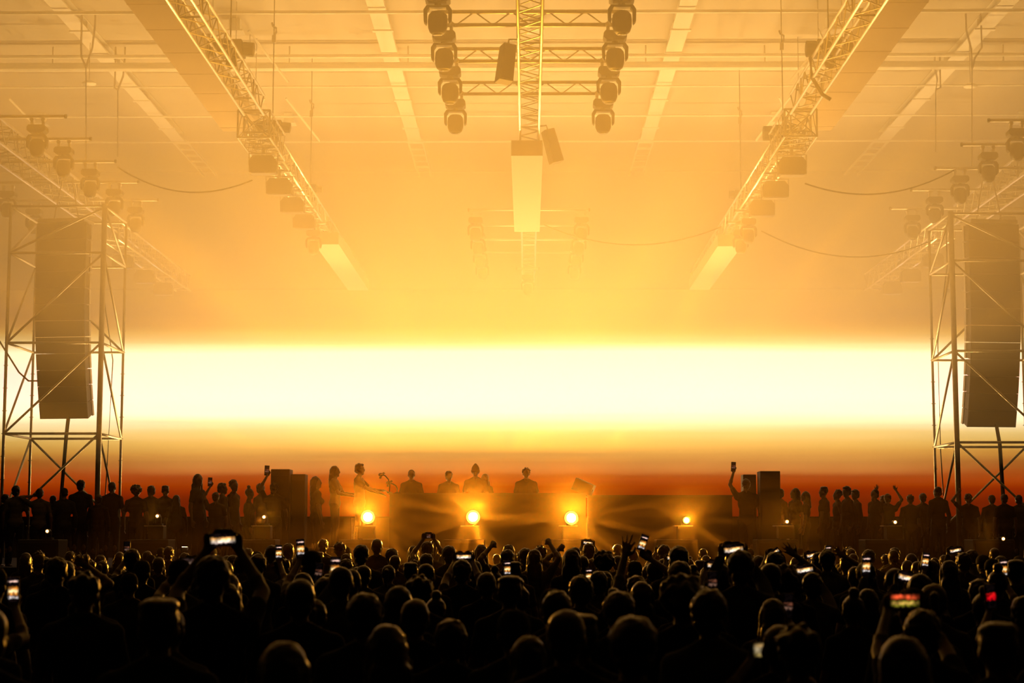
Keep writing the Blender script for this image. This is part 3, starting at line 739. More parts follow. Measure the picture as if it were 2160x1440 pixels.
def make_body(hair='short', arms=None, fem=False, voxel=.016, look=0.0, nod=0.0, sleeve='short', seed=0, build=1.0):
    """continuous body standing at the origin, facing +Y, 1.75 m tall. arms: {side: (target, elbow_hint, hand_mode, palm_normal)}"""
    arms = arms or {}
    sh = .150 if fem else .172
    b = MB()
    def torso(mb, k):
        mb.ball((0, 0, .96), (.165 + k, .115 + k, .13 + k), 14, 10); mb.ball((0, .005, 1.10), ((.125 if fem else .14) * build + k, .10 * build + k, .17), 14, 10)
        mb.ball((0, 0, 1.27), ((.145 if fem else .165) * build + k, .112 * build + k, .18), 14, 10)
        mb.caps((-sh + .02, -.01, 1.41), (sh - .02, -.01, 1.41), .062 + k, .062 + k, 12)
        mb.ball((0, -.025, 1.35), (.15 + k, .088 + k, .115), 14, 10)
        for s in (-1, 1): mb.caps((s * (sh - .04), -.01, 1.44), (s * .035, -.015, 1.495), .040 + k, .036 + k, 8)
        if fem:
            for s in (-1, 1): mb.ball((s * .07, .085, 1.27), (.06 + k, .05 + k, .06), 10, 8)
    torso(b, 0)
    b.caps((0, -.01, 1.42), (0, .005, 1.56), .056, .050, 12)
    Rh = Matrix.Rotation(look, 3, 'Z') @ Matrix.Rotation(nod, 3, 'X'); piv = Vector((0, 0, 1.54))
    hm = MB()
    hm.ball((0, .0, 1.655), (.076, .094, .100), 16, 12); hm.ball((0, .035, 1.60), (.056, .062, .062), 12, 8)
    hm.caps((0, .088, 1.655), (0, .108, 1.622), .009, .014, 8); hm.ball((0, .072, 1.548), (.028, .026, .022)); hm.ball((0, .078, 1.675), (.055, .02, .014))
    hm.ball((0, .090, 1.590), (.026, .014, .009))
    for s in (-1, 1): hm.ball((s * .078, -.002, 1.632), (.012, .022, .032), 8, 6); hm.ball((s * .03, .087, 1.648), (.014, .010, .010), 8, 6)
    hm.v = [tuple(Rh @ (Vector(v) - piv) + piv) for v in hm.v]; b.add(hm.v, hm.f)
    for s in (-1, 1):
        hp, kn, an = Vector((s * .09, 0, .93)), Vector((s * .10, .015, .50)), Vector((s * .105, -.01, .09))
        b.caps(hp, kn, .085, .056, 10); b.caps(kn, an, .054, .036, 10); b.ball(kn + Vector((0, -.03, -.12)), (.05, .05, .10), 10, 8)
        b.caps(an + Vector((0, -.02, -.045)), an + Vector((s * .02, .15, -.06)), .035, .027, 8)
    shirt = MB(); torso(shirt, .014)
    for s in (-1, 1):
        S = Vector((s * (sh + .01), -.01, 1.405))
        if s in arms:
            T, hint, mode, pn = arms[s]; T = Vector(T)
        else:
            T, hint, mode, pn = Vector((s * .27, .03, .86)), Vector((s * .5, -.5, 0)), 'relax', Vector((-s, 0, 0))
        L1, L2 = .29, .265
        v = T - S; dist = min(v.length, L1 + L2 - .01); v.normalize(); W = S + v * dist
        ca = (L1 * L1 + dist * dist - L2 * L2) / (2 * L1 * dist); h_ = Vector(hint); h_ = (h_ - v * h_.dot(v)).normalized()
        E = S + v * L1 * ca + h_ * L1 * math.sqrt(max(0, 1 - ca * ca))
        b.ball(S, .062, 12, 8); b.caps(S, E, .050, .040, 10); b.caps(E, W, .040, .026, 10); b.ball(E.lerp(W, .28), .043, 10, 8)
        hand(b, W, W - E, Vector(pn), s, mode)
        shirt.ball(S, .074, 12, 8)
        if sleeve == 'long': shirt.caps(S, E, .064, .053, 10); shirt.caps(E, E.lerp(W, .88), .053, .040, 10)
        elif sleeve == 'short': shirt.caps(S, S.lerp(E, .6), .064, .058, 10)
    tr = MB(); tr.ball((0, 0, .95), (.172, .122, .12), 14, 10)
    for s in (-1, 1):
        hp, kn, an = Vector((s * .09, 0, .93)), Vector((s * .10, .015, .50)), Vector((s * .105, -.01, .09))
        tr.caps(hp, kn, .096, .068, 10); tr.caps(kn, an, .066, .055, 10)
    # ---- hair
    hr = MB(); rr = random.Random(seed); disp = .004; hv = .011; hat = None
    if hair in ('short', 'crop'):
        k = .001 if hair == 'crop' else .010
        hr.ball((0, -.018, 1.676), (.081 + k, .086 + k, .090 + k), 16, 12); hr.ball((0, -.048, 1.61), (.068 + k * .5, .052 + k, .062), 12, 8)
        disp = .003 if hair == 'crop' else .009
        if hair == 'short': hr.ball((0, .045, 1.738), (.055, .045, .024), 12, 8)
    elif hair in ('long', 'pony', 'bun'):
        hr.ball((0, -.018, 1.672), (.087, .092, .099), 16, 12)
        if hair == 'long':
            hr.caps((0, -.045, 1.66), (0, -.085, 1.40), .082, .062, 12); hr.caps((-.045, -.07, 1.55), (-.07, -.085, 1.31), .055, .036, 10); hr.caps((.045, -.07, 1.55), (.07, -.085, 1.31), .055, .036, 10)
            for s in (-1, 1): hr.caps((s * .068, -.01, 1.67), (s * .092, -.02, 1.42), .030, .026, 8)
        elif hair == 'pony': hr.ball((0, -.115, 1.70), .030, 8, 6); hr.caps((0, -.125, 1.69), (0, -.145, 1.50), .034, .018, 10)
        else: hr.ball((0, -.035, 1.795), (.045, .045, .040), 12, 8)
        disp = .005
    elif hair in ('curly', 'afro'):
        R0 = .085 if hair == 'curly' else .118
        hr.ball((0, -.016, 1.682), (R0, R0, R0), 14, 10)
        for i in range(70):
            a, u = rr.uniform(0, 6.28), rr.uniform(-.35, 1)
            q = Vector((math.sqrt(1 - u * u) * math.cos(a), math.sqrt(1 - u * u) * math.sin(a), u))
            if q.y > .5 and q.z < .45: continue
            hr.ball(Vector((0, -.016, 1.682)) + q * R0, rr.uniform(.014, .024), 7, 5)
        disp = .007
    elif hair == 'flat':
        hr.ball((0, -.014, 1.676), (.083, .092, .093), 16, 12); hr.ball((0, -.012, 1.735), (.084, .084, .034), 14, 8); hr.box((0, -.012, 1.745), (.105, .115, .036), taper=.9); disp = .005
    elif hair in ('cap', 'beanie'):
        hr.ball((0, -.025, 1.64), (.079, .08, .07), 14, 10)
        hat = MB()
        if hair == 'cap':
            hat.lathe([(.092, 1.655), (.093, 1.69), (.085, 1.73), (.06, 1.765), (.02, 1.778)], n=16, sx=.92, sy=1.08); hat.ball((0, .12, 1.665), (.07, .065, .010), 12, 6); hat.ball((0, 0, 1.78), .008, 6, 4)
        else:
            hat.lathe([(.092, 1.64), (.096, 1.68), (.088, 1.73), (.062, 1.775), (.034, 1.808), (.012, 1.825)], n=16, sx=.93, sy=1.05)
            hat.lathe([(.094, 1.63), (.102, 1.64), (.102, 1.675), (.094, 1.685)], n=16, sx=.93, sy=1.05)
        hat.v = [tuple(Rh @ (Vector(v) - piv) + piv) for v in hat.v]
    hr.v = [tuple(Rh @ (Vector(v) - piv) + piv) for v in hr.v]
    hm_ = M['hair_d'] if rr.random() < .6 else M['hair_b']
    r = {'body': remeshed(b, 'body', rr.choice([M['skin_a'], M['skin_b']]), voxel),
         'shirt': remeshed(shirt, 'shirt', rr.choice([M['cloth_black'], M['cloth_black'], M['cloth_grey'], M['cloth_pale']]), .020),
         'trousers': remeshed(tr, 'trousers', M['denim'], .026),
         'hair': remeshed(hr, 'hair', hm_, hv, 2, disp, seed)}
    if hat: r['hat'] = hat.mesh('hat', M['cloth_grey'], True)
    return r
def place_person(meshes, x, y, z, H, rz, label, group=None, name='person'):
    root = empty(name, (x, y, z), rz); s = H / 1.75; root.scale = (s, s, s)
    for k, me in meshes.items():
        o = bpy.data.objects.new(k, me); COL.objects.link(o); o.parent = root
    return tag(root, label, 'person', group)

HAIRTXT = {'short': 'short hair', 'crop': 'cropped hair', 'long': 'long loose hair', 'pony': 'a ponytail', 'bun': 'a top bun', 'curly': 'curly hair', 'afro': 'a big round afro', 'flat': 'flat-topped hair', 'cap': 'a cap', 'beanie': 'a peaked beanie'}
EXTRA = {'bun': 1.835, 'afro': 1.80, 'curly': 1.785, 'cap': 1.785, 'beanie': 1.825, 'flat': 1.772, 'short': 1.768, 'crop': 1.765, 'long': 1.775, 'pony': 1.775}
people = []      # world (x, y) of everybody on the floor
TPL = {}
def tpl(hair, fem=False, v=0):
    k = (hair, fem, v)
    if k not in TPL: TPL[k] = make_body(hair, fem=fem, seed=len(TPL) * 7 + 3, sleeve=('short', 'long', 'short')[v % 3], look=(0, .35, -.4)[v % 3], nod=(0, -.08, .06)[v % 3], build=(1.0, 1.08, .94)[v % 3])
    return TPL[k]

def free(x, y, r=.42): return all((x - a) ** 2 + (y - b) ** 2 > r * r for a, b in people)
def crowd_head(px, ytop, wpx, hair, lab, fem=False, v=0, d=None):
    d = d or min(31.5, {'afro': .25, 'curly': .215}.get(hair, .195) * F / wpx)
    p = P(px, ytop, d); H = max(1.5, min(1.98, p.z / (EXTRA[hair] / 1.75)))
    people.append((p.x, d))
    rz = rnd.uniform(-.15, .15) + math.atan2(p.x, 60) * .5
    place_person(tpl(hair, fem, v), p.x, d, 0, H, rz, lab)

# ------------------------------------------------------------------ phones
def phone_mat(name, land, stops, s, speck=0.0):
    m = bpy.data.materials.new(name); m.use_nodes = True; nt = m.node_tree; nt.nodes.clear()
    out = nt.nodes.new('ShaderNodeOutputMaterial'); e = nt.nodes.new('ShaderNodeEmission')
    tc = nt.nodes.new('ShaderNodeTexCoord'); sp = nt.nodes.new('ShaderNodeSeparateXYZ'); nt.links.new(tc.outputs['Object'], sp.inputs[0])
    mr = nt.nodes.new('ShaderNodeMapRange'); h_ = .036 if land else .074
    mr.inputs['From Min'].default_value = -h_; mr.inputs['From Max'].default_value = h_
    ns = nt.nodes.new('ShaderNodeTexNoise'); ns.inputs['Scale'].default_value = 60; nt.links.new(tc.outputs['Object'], ns.inputs['Vector'])
    nz = nt.nodes.new('ShaderNodeMath'); nz.operation = 'MULTIPLY_ADD'; nz.inputs[1].default_value = .02; nz.inputs[2].default_value = -.01
    nt.links.new(ns.outputs['Fac'], nz.inputs[0]); ad = nt.nodes.new('ShaderNodeMath')
    nt.links.new(sp.outputs['Z'], ad.inputs[0]); nt.links.new(nz.outputs[0], ad.inputs[1]); nt.links.new(ad.outputs[0], mr.inputs[0])
    cr = nt.nodes.new('ShaderNodeValToRGB'); el = cr.color_ramp.elements
    while len(el) < len(stops): el.new(.5)
    for q, (t, c) in zip(el, stops): q.position = t; q.color = (*c, 1)
    nt.links.new(mr.outputs[0], cr.inputs[0]); nt.links.new(cr.outputs[0], e.inputs[0]); 
    n2 = nt.nodes.new('ShaderNodeTexNoise'); n2.inputs['Scale'].default_value = 45; n2.inputs['Detail'].default_value = 1; nt.links.new(tc.outputs['Object'], n2.inputs['Vector'])
    m2 = nt.nodes.new('ShaderNodeMapRange'); m2.inputs['From Min'].default_value = .38; m2.inputs['From Max'].default_value = .62; m2.inputs['To Min'].default_value = .25 * s; m2.inputs['To Max'].default_value = 1.15 * s
    nt.links.new(n2.outputs['Fac'], m2.inputs[0])
    ab = nt.nodes.new('ShaderNodeMath'); ab.operation = 'ABSOLUTE'; nt.links.new(sp.outputs['X'], ab.inputs[0])
    m3 = nt.nodes.new('ShaderNodeMapRange'); hw = .074 if land else .036; m3.inputs['From Min'].default_value = hw * .55; m3.inputs['From Max'].default_value = hw * .97; m3.inputs['To Min'].default_value = 1; m3.inputs['To Max'].default_value = 0
    nt.links.new(ab.outputs[0], m3.inputs[0]); mu = nt.nodes.new('ShaderNodeMath'); mu.operation = 'MULTIPLY'
    nt.links.new(m2.outputs[0], mu.inputs[0]); nt.links.new(m3.outputs[0], mu.inputs[1]); nt.links.new(mu.outputs[0], e.inputs[1])
    nt.links.new(e.outputs[0], out.inputs[0]); return m
K = (.004, .002, .002)
PM = {'P': phone_mat('phone_picture_tall', False, [(0, K), (.12, K), (.17, (.9, .8, .75)), (.24, (.1, .03, .01)), (.34, (.9, .35, .05)), (.42, (1, .75, .35)), (.56, (.6, .2, .02)), (.64, K), (.80, K), (.84, (.8, .5, .4)), (.9, K), (1, K)], 1.8),
      'L': phone_mat('phone_picture_wide', True, [(0, K), (.2, K), (.3, (.9, .7, .6)), (.45, (1, .75, .45)), (.62, (.9, .4, .1)), (.72, K), (1, K)], 1.9),
      'dimP': phone_mat('phone_picture_dim_tall', False, [(0, K), (.3, K), (.38, (.3, .15, .1)), (.5, K), (.6, (.25, .08, .04)), (.66, K), (1, K)], .8),
      'dimL': phone_mat('phone_picture_dim_wide', True, [(0, K), (.2, (.2, .12, .1)), (.4, (.3, .18, .12)), (.7, (.1, .05, .04)), (1, K)], .7),
      'red': phone_mat('phone_picture_red', False, [(0, K), (.3, K), (.34, (.8, .0, .01)), (.62, (.9, .01, .01)), (.66, K), (1, K)], .9),
      'green': phone_mat('phone_picture_amber', True, [(0, K), (.12, K), (.25, (.35, .32, .02)), (.38, (.8, .45, .1)), (.5, (.4, .3, .03)), (.62, K), (.74, (1, .12, .03)), (.92, (.9, .1, .03)), (1, K)], 1.1),
      'gold': phone_mat('phone_picture_gold', True, [(0, K), (.2, (.5, .35, .1)), (.5, (.9, .7, .4)), (.8, (.5, .3, .1)), (1, K)], .9)}
def make_phone(p, d_, land, roll, style, lab, s=1.0, rz=0.0):
    root = empty('smartphone', p); root.rotation_euler = (R(6), roll, rz)
    w_, h_ = (.158, .077) if land else (.077, .158)
    root.scale = (s, s, s)
    b = MB().box((0, 0, 0), (w_, .009, h_)); b.build('phone_body', M['plastic'], root, bevel=.003)
    MB().box((0, -.0055, 0), (w_ - .008, .001, h_ - .008)).build('display', PM[style], root)
    return tag(root, lab, 'phone')
def phone_holder(px, py, d, o_, style, roll, hair, lab, side=1, two=None, fem=False, base=0.0, H=None, group=None, dx=None):
    land = o_ == 'L'; two = land if two is None else two
    p = P(px, py, d)
    make_phone(p, d, land, R(roll), style, 'lit phone ' + lab)
    H = H or max(1.58, min(1.86, (p.z - base) * rnd.uniform(.97, 1.03))); s = H / 1.75
    dx = (0 if two else side * rnd.uniform(.08, .2)) if dx is None else dx
    reach = .40 if (p.z - base) / s < 1.8 else .28
    x0, y0 = p.x - dx * s, d - reach * s
    t = Vector(((p.x - x0) / s, (d - y0) / s, (p.z - base) / s))
    arms = {}
    if two:
        for q in (-1, 1): arms[q] = (t + Vector((q * .085, .015, -.055)), (q * 1.0, .1, -.9), 'hold', (-q * .5, -.8, 0))
    else: arms[side] = (t + Vector((side * .008, .026, -.115)), (side * .8, .1, -.9), 'hold', (-side * .15, -1, 0))
    people.append((x0, y0))
    me = make_body(hair, arms, fem, voxel=.011, seed=int(px), sleeve=('short', 'long')[int(px) % 2])
    place_person(me, x0, y0, base, H, 0, 'person holding the phone ' + lab, group)
def arm_raiser(px, py, d, mode, hair, lab, side=1, H=1.75, fem=False, dx=.22, base=0.0, face=0.0, fwd=.12, both=None, hint=(1, -.2, -.3)):
    p = P(px, py, d); s = H / 1.75
    hl = .12 if mode in ('fist',) else .165
    sg = -1 if abs(face) > 1.5 else 1
    x0, y0 = p.x - side * dx * s * sg, d - fwd * s * sg
    t = Vector((side * dx, fwd, (p.z - base) / s - hl))
    arms = {side: (t, (side * hint[0], hint[1], hint[2]), mode, (0, -1 if mode != 'fist' else 1, 0))}
    if both: arms[-side] = (Vector((-side * both[0], fwd, both[1])), (-side * hint[0], hint[1], hint[2]), mode, (0, -1, 0))
    if not base: people.append((x0, y0))
    me = make_body(hair, arms, fem, voxel=.0065 if d < 13 else .009 if d < 18 else .011, seed=int(px))
    place_person(me, x0, y0, base, H, face, lab)

# people holding phones in the crowd
PH = [
 (470, 1138, 9.8, 'L', 'L', -3, 'short', 'held high and wide on the left, largest up there'),
 (588, 1164, 19, 'P', 'P', 2, 'short', 'with a small pinkish picture, left of the amber one'),
 (634, 1155, 15.5, 'P', 'P', -2, 'cap', 'with an amber picture, left of the leftmost blazing lamp'),
 (672, 1206, 15, 'P', 'dimP', 6, 'long', 'half hidden beside the tall amber phone on the left'),
 (707, 1197, 12.4, 'P', 'P', 3, 'crop', 'standing upright, brightest below the leftmost blazing lamp'),
 (904, 1130, 27, 'L', 'dimP', 0, 'short', 'tiny and white, raised high left of the middle lamp'),
 (978, 1173, 17, 'L', 'L', 0, 'short', 'wide and amber, right below the middle blazing lamp'),
 (1070, 1198, 18, 'P', 'P', 0, 'bun', 'small and upright, in the centre of the crowd'),
 (1242, 1213, 19, 'P', 'P', 0, 'short', 'small, below the rightmost blazing lamp'),
 (1240, 1144, 27, 'L', 'L', 8, 'short', 'tiny, at the crowd front by the rightmost blazing lamp'),
 (1356, 1144, 17, 'P', 'P', 20, 'short', 'gripped just right of the raised spread hand'),
 (1547, 1158, 13, 'L', 'L', -6, 'short', 'held above the heads right of the compact bright lamp'),
 (1508, 1191, 16, 'L', 'L', 0, 'long', 'wide and bright, left below the two raised arms'),
 (1503, 1228, 12.5, 'P', 'dimP', 0, 'crop', 'dark and patchy, below the wide bright one right of centre'),
 (1420, 1174, 20, 'L', 'L', -10, 'short', 'low among rim-lit heads below the compact bright lamp'),
 (1396, 1157, 26, 'L', 'L', -18, 'short', 'tiny and pale, near the front below the compact bright lamp'),
 (1632, 1166, 21, 'L', 'L', -35, 'cap', 'tiny and tilted, left of the single raised hand'),
 (1697, 1201, 15, 'L', 'L', -8, 'short', 'bright orange, under the small sparkling lamp'),
 (1713, 1170, 22, 'L', 'L', -12, 'long', 'tiny, just right of the single raised hand'),
 (1747, 1164, 21, 'P', 'P', 0, 'short', 'narrow with a plain orange picture, right of the raised hand'),
 (1827, 1191, 14.5, 'P', 'P', 2, 'crop', 'upright and golden, largest in the right middle rows'),
 (1915, 1218, 13, 'L', 'L', 14, 'short', 'tilted and pinkish white, right of the golden upright one'),
 (1952, 1181, 18, 'P', 'P', 8, 'long', 'small and tilted above the pinkish white one'),
 (1908, 1268, 8.6, 'L', 'green', 0, 'short', 'blurred red and yellow, large in the lower right'),
 (2015, 1160, 22, 'L', 'L', -10, 'short', 'tiny and reddish, high in the right part of the crowd'),
 (2116, 1198, 15, 'P', 'P', 0, 'bun', 'small and amber, near the right frame edge'),
 (2090, 1257, 11.5, 'P', 'red', -6, 'short', 'with a plain red picture in the lower right'),
 (28, 1243, 10.8, 'P', 'P', 0, 'short', 'with red and amber spots at the far left edge'),
 (1620, 1370, 8.3, 'L', 'gold', 0, 'crop', 'blurred and pale gold at the bottom right'),
 (1662, 1277, 11.5, 'P', 'dimP', 5, 'long', 'dim orange and blurred, above the pale gold one'),
 (268, 1156, 20, 'P', 'dimP', 0, 'short', 'tiny and dim in the dark left part of the crowd'),
 (402, 1186, 13.5, 'L', 'dimL', 0, 'cap', 'dim and brownish, left below the large wide one'),
]
for k, (px, py, d, o_, st, roll, hair, lab) in enumerate(PH):
    if px == 1356: phone_holder(px, py, d, o_, st, roll, hair, lab, side=1, dx=-.30); continue
    phone_holder(px, py, d, o_, st, roll, hair, lab, side=1 if k % 2 else -1, fem=hair in ('long', 'bun'))

# raised hands
arm_raiser(1324, 1104, 12.8, 'ok', 'short', 'person raising a bare arm with three spread fingers, right of centre', side=1, H=1.68, dx=.36, hint=(.1, -1, -.2))
arm_raiser(1036, 1131, 22, 'fist', 'short', 'person raising a fist high between the middle and right blazing lamps', side=-1, H=1.78, dx=.2, hint=(.5, -.6, -.5))
arm_raiser(1160, 1127, 23, 'fist', 'long', 'person raising a fist just left of the rightmost blazing lamp', side=1, H=1.78, fem=True, dx=.2, hint=(.5, -.6, -.5))
arm_raiser(1178, 1140, 24.5, 'fist', 'crop', 'person with a lower raised fist under the rightmost blazing lamp', side=-1, H=1.8)
arm_raiser(1678, 1135, 17.5, 'open', 'short', 'person raising one straight hand below the small sparkling lamp', side=1, H=1.8)
arm_raiser(1782, 1142, 20, 'open', 'short', 'person with a barely visible raised hand in the dark right part', side=1, H=1.8)
arm_raiser(185, 1152, 15, 'open', 'short', 'person with a barely visible raised hand in the dark left part', side=1, H=1.78)

# heads that stand out in the photograph
CH = [
 (1305, 1248, 76, 'short', 'large rim-lit head in the front rows below the raised three-finger hand', 0, 0),
 (1177, 1247, 72, 'short', 'large oval rim-lit head left of the one below the raised hand', 0, 2),
 (1225, 1292, 90, 'flat', 'flat-topped dark head between and below the two large rim-lit heads', 0, 0),
 (875, 1263, 76, 'crop', 'round orange-rimmed head left of centre in the front rows', 0, 0),
 (885, 1210, 66, 'curly', 'curly head with a glowing orange outline left of centre', 0, 0),
 (950, 1308, 82, 'short', 'dark round head low in the centre, below the orange-rimmed one', 0, 1),
 (1115, 1338, 92, 'long', 'blurred brown head at the bottom centre', 1, 0),
 (770, 1252, 84, 'short', 'big dark head below the leftmost blazing lamp', 0, 0),
 (664, 1262, 66, 'pony', 'head with a thin pink rim, left of the big dark head', 1, 0),
 (742, 1200, 50, 'crop', 'head with a reddish rim right beside the tall amber phone', 0, 0),
 (1075, 1212, 60, 'flat', 'flat-topped head right under the small central phone', 0, 0),
 (1433, 1184, 52, 'short', 'head with a clear orange crescent rim below the compact bright lamp', 0, 0),
 (1440, 1212, 98, 'afro', 'big round dark head of hair right of centre', 0, 0),
 (1342, 1215, 48, 'short', 'rim-lit head just right of the raised bare arm', 0, 1),
 (1384, 1183, 40, 'short', 'smaller dim head between the raised arm and the crescent-rimmed head', 0, 2),
 (1655, 1190, 66, 'afro', 'dark round head left below the bright orange phone', 0, 0),
 (600, 1348, 120, 'long', 'very large dark head with a faint rim at the bottom left', 1, 0),
 (682, 1137, 19, 'short', 'small distant head rising left of the leftmost blazing lamp', 0, 0),
 (717, 1141, 28, 'curly', 'dark curly head left of the leftmost blazing lamp', 0, 0),
 (762, 1149, 34, 'short', 'rim-lit head directly below the leftmost blazing lamp', 0, 0),
 (795, 1136, 26, 'crop', 'small upright head just right of the leftmost blazing lamp', 0, 0),
 (826, 1157, 28, 'short', 'thin-outlined head between the left and middle blazing lamps', 0, 1),
 (575, 1150, 32, 'short', 'dark head left of the small pinkish phone', 0, 0),
 (610, 1146, 26, 'short', 'dark head between the pinkish and the amber phone', 0, 2),
 (872, 1150, 24, 'long', 'narrow long-haired head left of the middle blazing lamp', 1, 0),
 (918, 1137, 23, 'pony', 'small head behind the tiny white raised phone', 1, 0),
 (947, 1151, 31, 'short', 'rim-lit head left of the wide amber phone', 0, 0),
 (1015, 1147, 28, 'long', 'tall long-haired head right of the wide amber phone', 1, 0),
 (1048, 1168, 22, 'crop', 'small head below the raised fist in the centre', 0, 0),
 (1073, 1149, 26, 'short', 'head just right of the central raised fist', 0, 1),
 (1108, 1156, 30, 'short', 'thin-outlined head in the very centre of the far crowd', 0, 0),
 (1140, 1149, 30, 'curly', 'curly head left of the raised fists', 0, 0),
 (1145, 1172, 25, 'bun', 'smaller head below the curly one near the raised fists', 1, 0),
 (1173, 1160, 24, 'cap', 'capped head between the raised fists and the right blazing lamp', 0, 0),
 (1206, 1156, 37, 'long', 'broad long-haired head right below the rightmost blazing lamp', 1, 0),
 (1236, 1168, 24, 'short', 'small head right of the broad long-haired one', 0, 0),
 (1274, 1161, 46, 'afro', 'wide rounded head left of the raised bare arm', 0, 0),
 (1303, 1148, 20, 'short', 'small bright-rimmed head behind the raised bare arm', 0, 0),
 (1336, 1160, 26, 'crop', 'rim-lit head right behind the raised bare arm', 0, 0),
 (1404, 1160, 24, 'short', 'small head left of the low phone below the compact bright lamp', 0, 1),
 (1440, 1161, 30, 'bun', 'head behind the crescent-rimmed head', 1, 0),
 (1477, 1180, 30, 'flat', 'square dark head left of the wide bright phone', 0, 0),
 (1560, 1181, 36, 'long', 'head with a faint rim below the phone held by two arms', 1, 0),
 (1600, 1172, 30, 'short', 'dark head right of the phone held by two raised arms', 0, 0),
 (1640, 1165, 26, 'short', 'dark head behind the tiny tilted phone on the right', 0, 2),
]
for (px, yt, wpx, hair, lab, fem, v) in CH: crowd_head(px, yt, wpx, hair, 'person seen from behind, ' + lab, bool(fem), v)

# everybody else on the floor, in loose rows
ROWS = [6.3, 7.3, 8.4, 9.5, 10.7, 12.0, 13.4, 14.8, 16.3, 17.8, 19.4, 21.0, 22.6, 24.3, 26.0, 27.8, 29.6, 31.2]
VAR = [('short', 0, 0), ('short', 0, 1), ('short', 0, 2), ('crop', 0, 0), ('crop', 0, 1), ('long', 1, 0), ('long', 1, 1), ('pony', 1, 0), ('bun', 1, 0), ('curly', 0, 0), ('cap', 0, 0), ('cap', 0, 1), ('long', 1, 2), ('flat', 0, 0)]
total = 0
for ri, d in enumerate(ROWS):
    hw = d * .30 + .2; step = .80 if d > 16 else .86; n = int(2 * hw / step); k = 0
    for i in range(n + 1):
        x = -hw + i * step + rnd.uniform(-.16, .16); y = d + rnd.uniform(-.25, .25)
        if not free(x, y, .46): continue
        hair, fem, v = rnd.choice(VAR); k += 1
        H = rnd.uniform(1.60, 1.76) - (.05 if fem else 0)
        H /= (EXTRA[hair] / 1.775)
        people.append((x, y)); total += 1
        place_person(tpl(hair, bool(fem), v), x, y, 0, H, rnd.uniform(-.25, .25),
            'crowd figure with %s, %s from left in the %s row from camera' % (HAIRTXT[hair], ORD[k - 1], ORD[ri]), '%s row of the dark crowd' % ORD[ri])
print('crowd fill', total, 'all', len(people))

# ------------------------------------------------------------------ people on the stage
def stage_person(px, yt, d, hair, lab, face=math.pi, base=DECK, fem=False, v=0, arms=None, voxel=.014, look=0.0, sleeve='short'):
    p = P(px, yt, d); H = (p.z - base) / (EXTRA[hair] / 1.75)
    H = max(1.5, min(1.98, H)); z = base
    if arms: me = make_body(hair, arms, fem, voxel=.011, seed=int(px), look=look, sleeve=sleeve)
    else: me = tpl(hair, fem, v)
    place_person(me, p.x, d, z, H, face, lab)
    return p.x, H
PI = math.pi
for px, yt, d, hair, fem, face, lab in [
    (868, 990, 38.9, 'crop', 0, PI, 'broad-shouldered performer behind the left end of the booth'),
    (947, 993, 38.9, 'short', 0, PI + .3, 'performer left of the one in the peaked beanie'),
    (1003, 977, 39.2, 'beanie', 0, PI, 'performer in a peaked beanie above the middle blazing lamp'),
    (1022, 998, 39.9, 'long', 1, PI - .6, 'person half hidden behind the right shoulder of the beanie wearer'),
    (1110, 985, 38.9, 'curly', 0, PI, 'performer standing alone behind the booth, between the middle and right blazing lamps')]:
    stage_person(px, yt, d, hair, 'dark ' + lab, face, RISER, bool(fem))
# the pair at the left end of the booth
x, H = stage_person(707, 981, 39.4, 'long', 'long-haired woman in profile beside the man reaching out', -PI / 2 - .1, RISER, True,
    arms={1: ((.16, .38, 1.12), (.5, -.3, -.8), 'relax', (0, 0, -1)), -1: ((-.14, .40, 1.16), (-.5, -.3, -.8), 'relax', (0, 0, -1))})
x, H = stage_person(759, 977, 39.0, 'short', 'man in profile reaching towards the gooseneck arms at the left booth end', -PI / 2 - .15, RISER,
    arms={1: ((.12, .50, 1.12), (.4, -.3, -.8), 'relax', (0, 0, -1)), -1: ((-.10, .46, 1.20), (-.4, -.3, -.8), 'relax', (0, 0, -1))})
LG = [(12, 1042, 37.4, 'short', 0, 'guest at the left frame edge, low'), (35, 1024, 37.3, 'short', 0, 'guest left of the left scaffold tower pole'),
 (84, 1030, 37.3, 'short', 0, 'guest with a hand at the head inside the left tower'), (112, 1046, 37.6, 'crop', 0, 'short guest between two taller ones under the left speaker column'),
 (136, 1028, 37.5, 'cap', 0, 'guest in a cap under the left speaker column'), (171, 1012, 37.7, 'short', 0, 'tall guest with broad shoulders under the left speaker column'),
 (208, 1044, 37.2, 'short', 0, 'guest by the thick right pole of the left tower'), (237, 1016, 37.6, 'crop', 0, 'guest directly in front of the outer right pole of the left tower'),
 (288, 1022, 37.5, 'afro', 0, 'guest with wide puffy hair right of the left tower'), (319, 1024, 37.7, 'short', 0, 'slim guest right of the one with puffy hair'),
 (349, 1023, 37.6, 'flat', 0, 'guest with a flat haircut further right of the left tower'), (372, 1046, 37.3, 'long', 1, 'shorter long-haired guest left of the tall long-haired one'),
 (419, 998, 37.4, 'long', 1, 'tall long-haired guest standing out on the left'),
 (470, 1018, 37.5, 'short', 0, 'guest with a round head behind the raised small phone'), (494, 1010, 37.8, 'curly', 0, 'curly guest in the middle of the left group'),
 (526, 1023, 37.5, 'bun', 1, 'guest with a small topknot'), (551, 1019, 37.8, 'short', 0, 'guest left of the left speaker stack'),
 (668, 1003, 38.0, 'long', 1, 'small long-haired guest between the speaker stack and the long-haired woman')]
for px, yt, d, hair, fem, lab in LG:
    if px == 84: stage_person(px, yt, d, hair, 'dark stage ' + lab, .2, DECK, arms={-1: ((-.16, .05, 1.60), (-1, -.2, -.2), 'relax', (1, 0, 0))}); continue
    stage_person(px, yt, d, hair, 'dark stage ' + lab, rnd.uniform(-.5, .5) - PI / 2 * (px > 400), DECK, bool(fem), v=int(px) % 3)
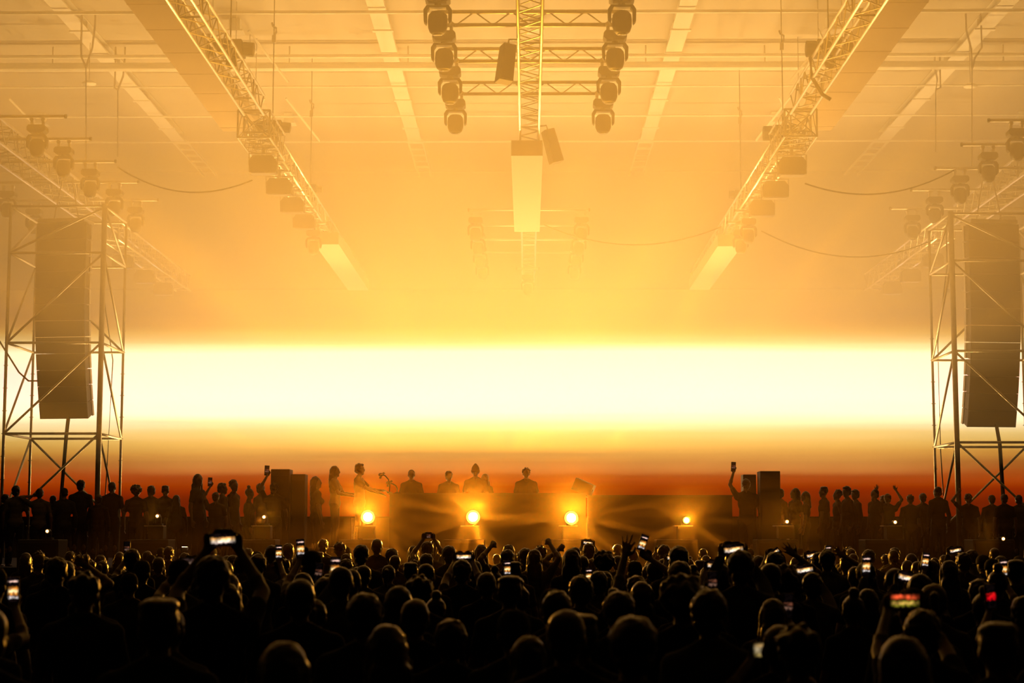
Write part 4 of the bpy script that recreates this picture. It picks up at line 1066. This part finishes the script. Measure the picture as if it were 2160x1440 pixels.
RG = [(1645, 1030, 37.6, 'short', 'guest pressed against the right speaker stack'), (1676, 1028, 37.6, 'long', 'guest with a shiny hair clip right of the right stack'),
 (1698, 1035, 37.8, 'long', 'rounded guest next to the one with the clip'), (1737, 1025, 37.5, 'flat', 'guest with a tall square head'), (1766, 1031, 37.8, 'curly', 'guest with wide curly hair'),
 (1786, 1025, 37.4, 'short', 'guest in the middle of the right group'), (1804, 1032, 37.9, 'short', 'guest right end of the close right group'), (1845, 1031, 37.5, 'crop', 'guest with a slim head standing a little apart'),
 (1864, 1047, 37.9, 'short', 'short guest left of the one with raised arms'), (1920, 1042, 37.6, 'curly', 'guest right of the one with raised arms'), (1946, 1040, 37.9, 'short', 'guest left of the right scaffold tower'),
 (1978, 1026, 37.6, 'crop', 'guest directly in front of the outer left pole of the right tower'), (2042, 1040, 37.4, 'curly', 'guest under the left half of the right speaker column'),
 (2092, 1048, 37.7, 'short', 'shorter guest under the right speaker column'), (2118, 1042, 37.3, 'short', 'guest under the right half of the right speaker column'), (2150, 1054, 37.6, 'short', 'guest at the right frame edge')]
for px, yt, d, hair, lab in RG:
    if px == 2042: stage_person(px, yt, d, hair, 'dark stage ' + lab, 0, DECK, arms={-1: ((-.22, .12, 1.80), (-1, -.2, -.2), 'open', (0, -1, 0))}); continue
    stage_person(px, yt, d, hair, 'dark stage ' + lab, rnd.uniform(-.5, .5) + PI / 2 * (px < 1850), DECK, hair == 'long', v=int(px) % 3)
# raised arms and phones on the stage
arm_raiser(1890, 1020, 37.5, 'open', 'short', 'dark stage guest with both arms raised in a V, in the right group', side=1, H=1.52, dx=.24, base=DECK, both=(.25, 1.86), hint=(.6, -.3, -.8))
def stage_phone(px, py, d, plab, lab, dx=.16, sc=1.2, H=None):
    p = P(px, py, d); H = H or max(1.5, 1.75 * (p.z - DECK) / 2.02); s = H / 1.75
    make_phone(p, d, False, R(3), 'dimP', plab, sc)
    t = Vector((-dx, .10, (p.z - DECK) / s - .12))
    place_person(make_body('short', {-1: (t, (-1, -.2, -.5), 'hold', (0, -1, 0))}, voxel=.011, seed=int(px)), p.x + dx * s, d - .085 * s, DECK, H, 0, lab)
stage_phone(1547, 984, 37.4, 'dark phone held high on a straight arm left of the right speaker stack', 'dark stage guest stretching one arm straight up with a phone, beside the right stack', dx=.24, sc=1.3)
stage_phone(563, 992, 37.0, 'dark phone held up against the left speaker stack', 'dark stage guest by the left speaker stack with one arm straight up', dx=.17, sc=1.35)
stage_phone(443, 1016, 37.0, 'small dark phone held up right of the tall long-haired guest', 'short dark stage guest holding up the small dark phone on the left', dx=.16, sc=1.2)
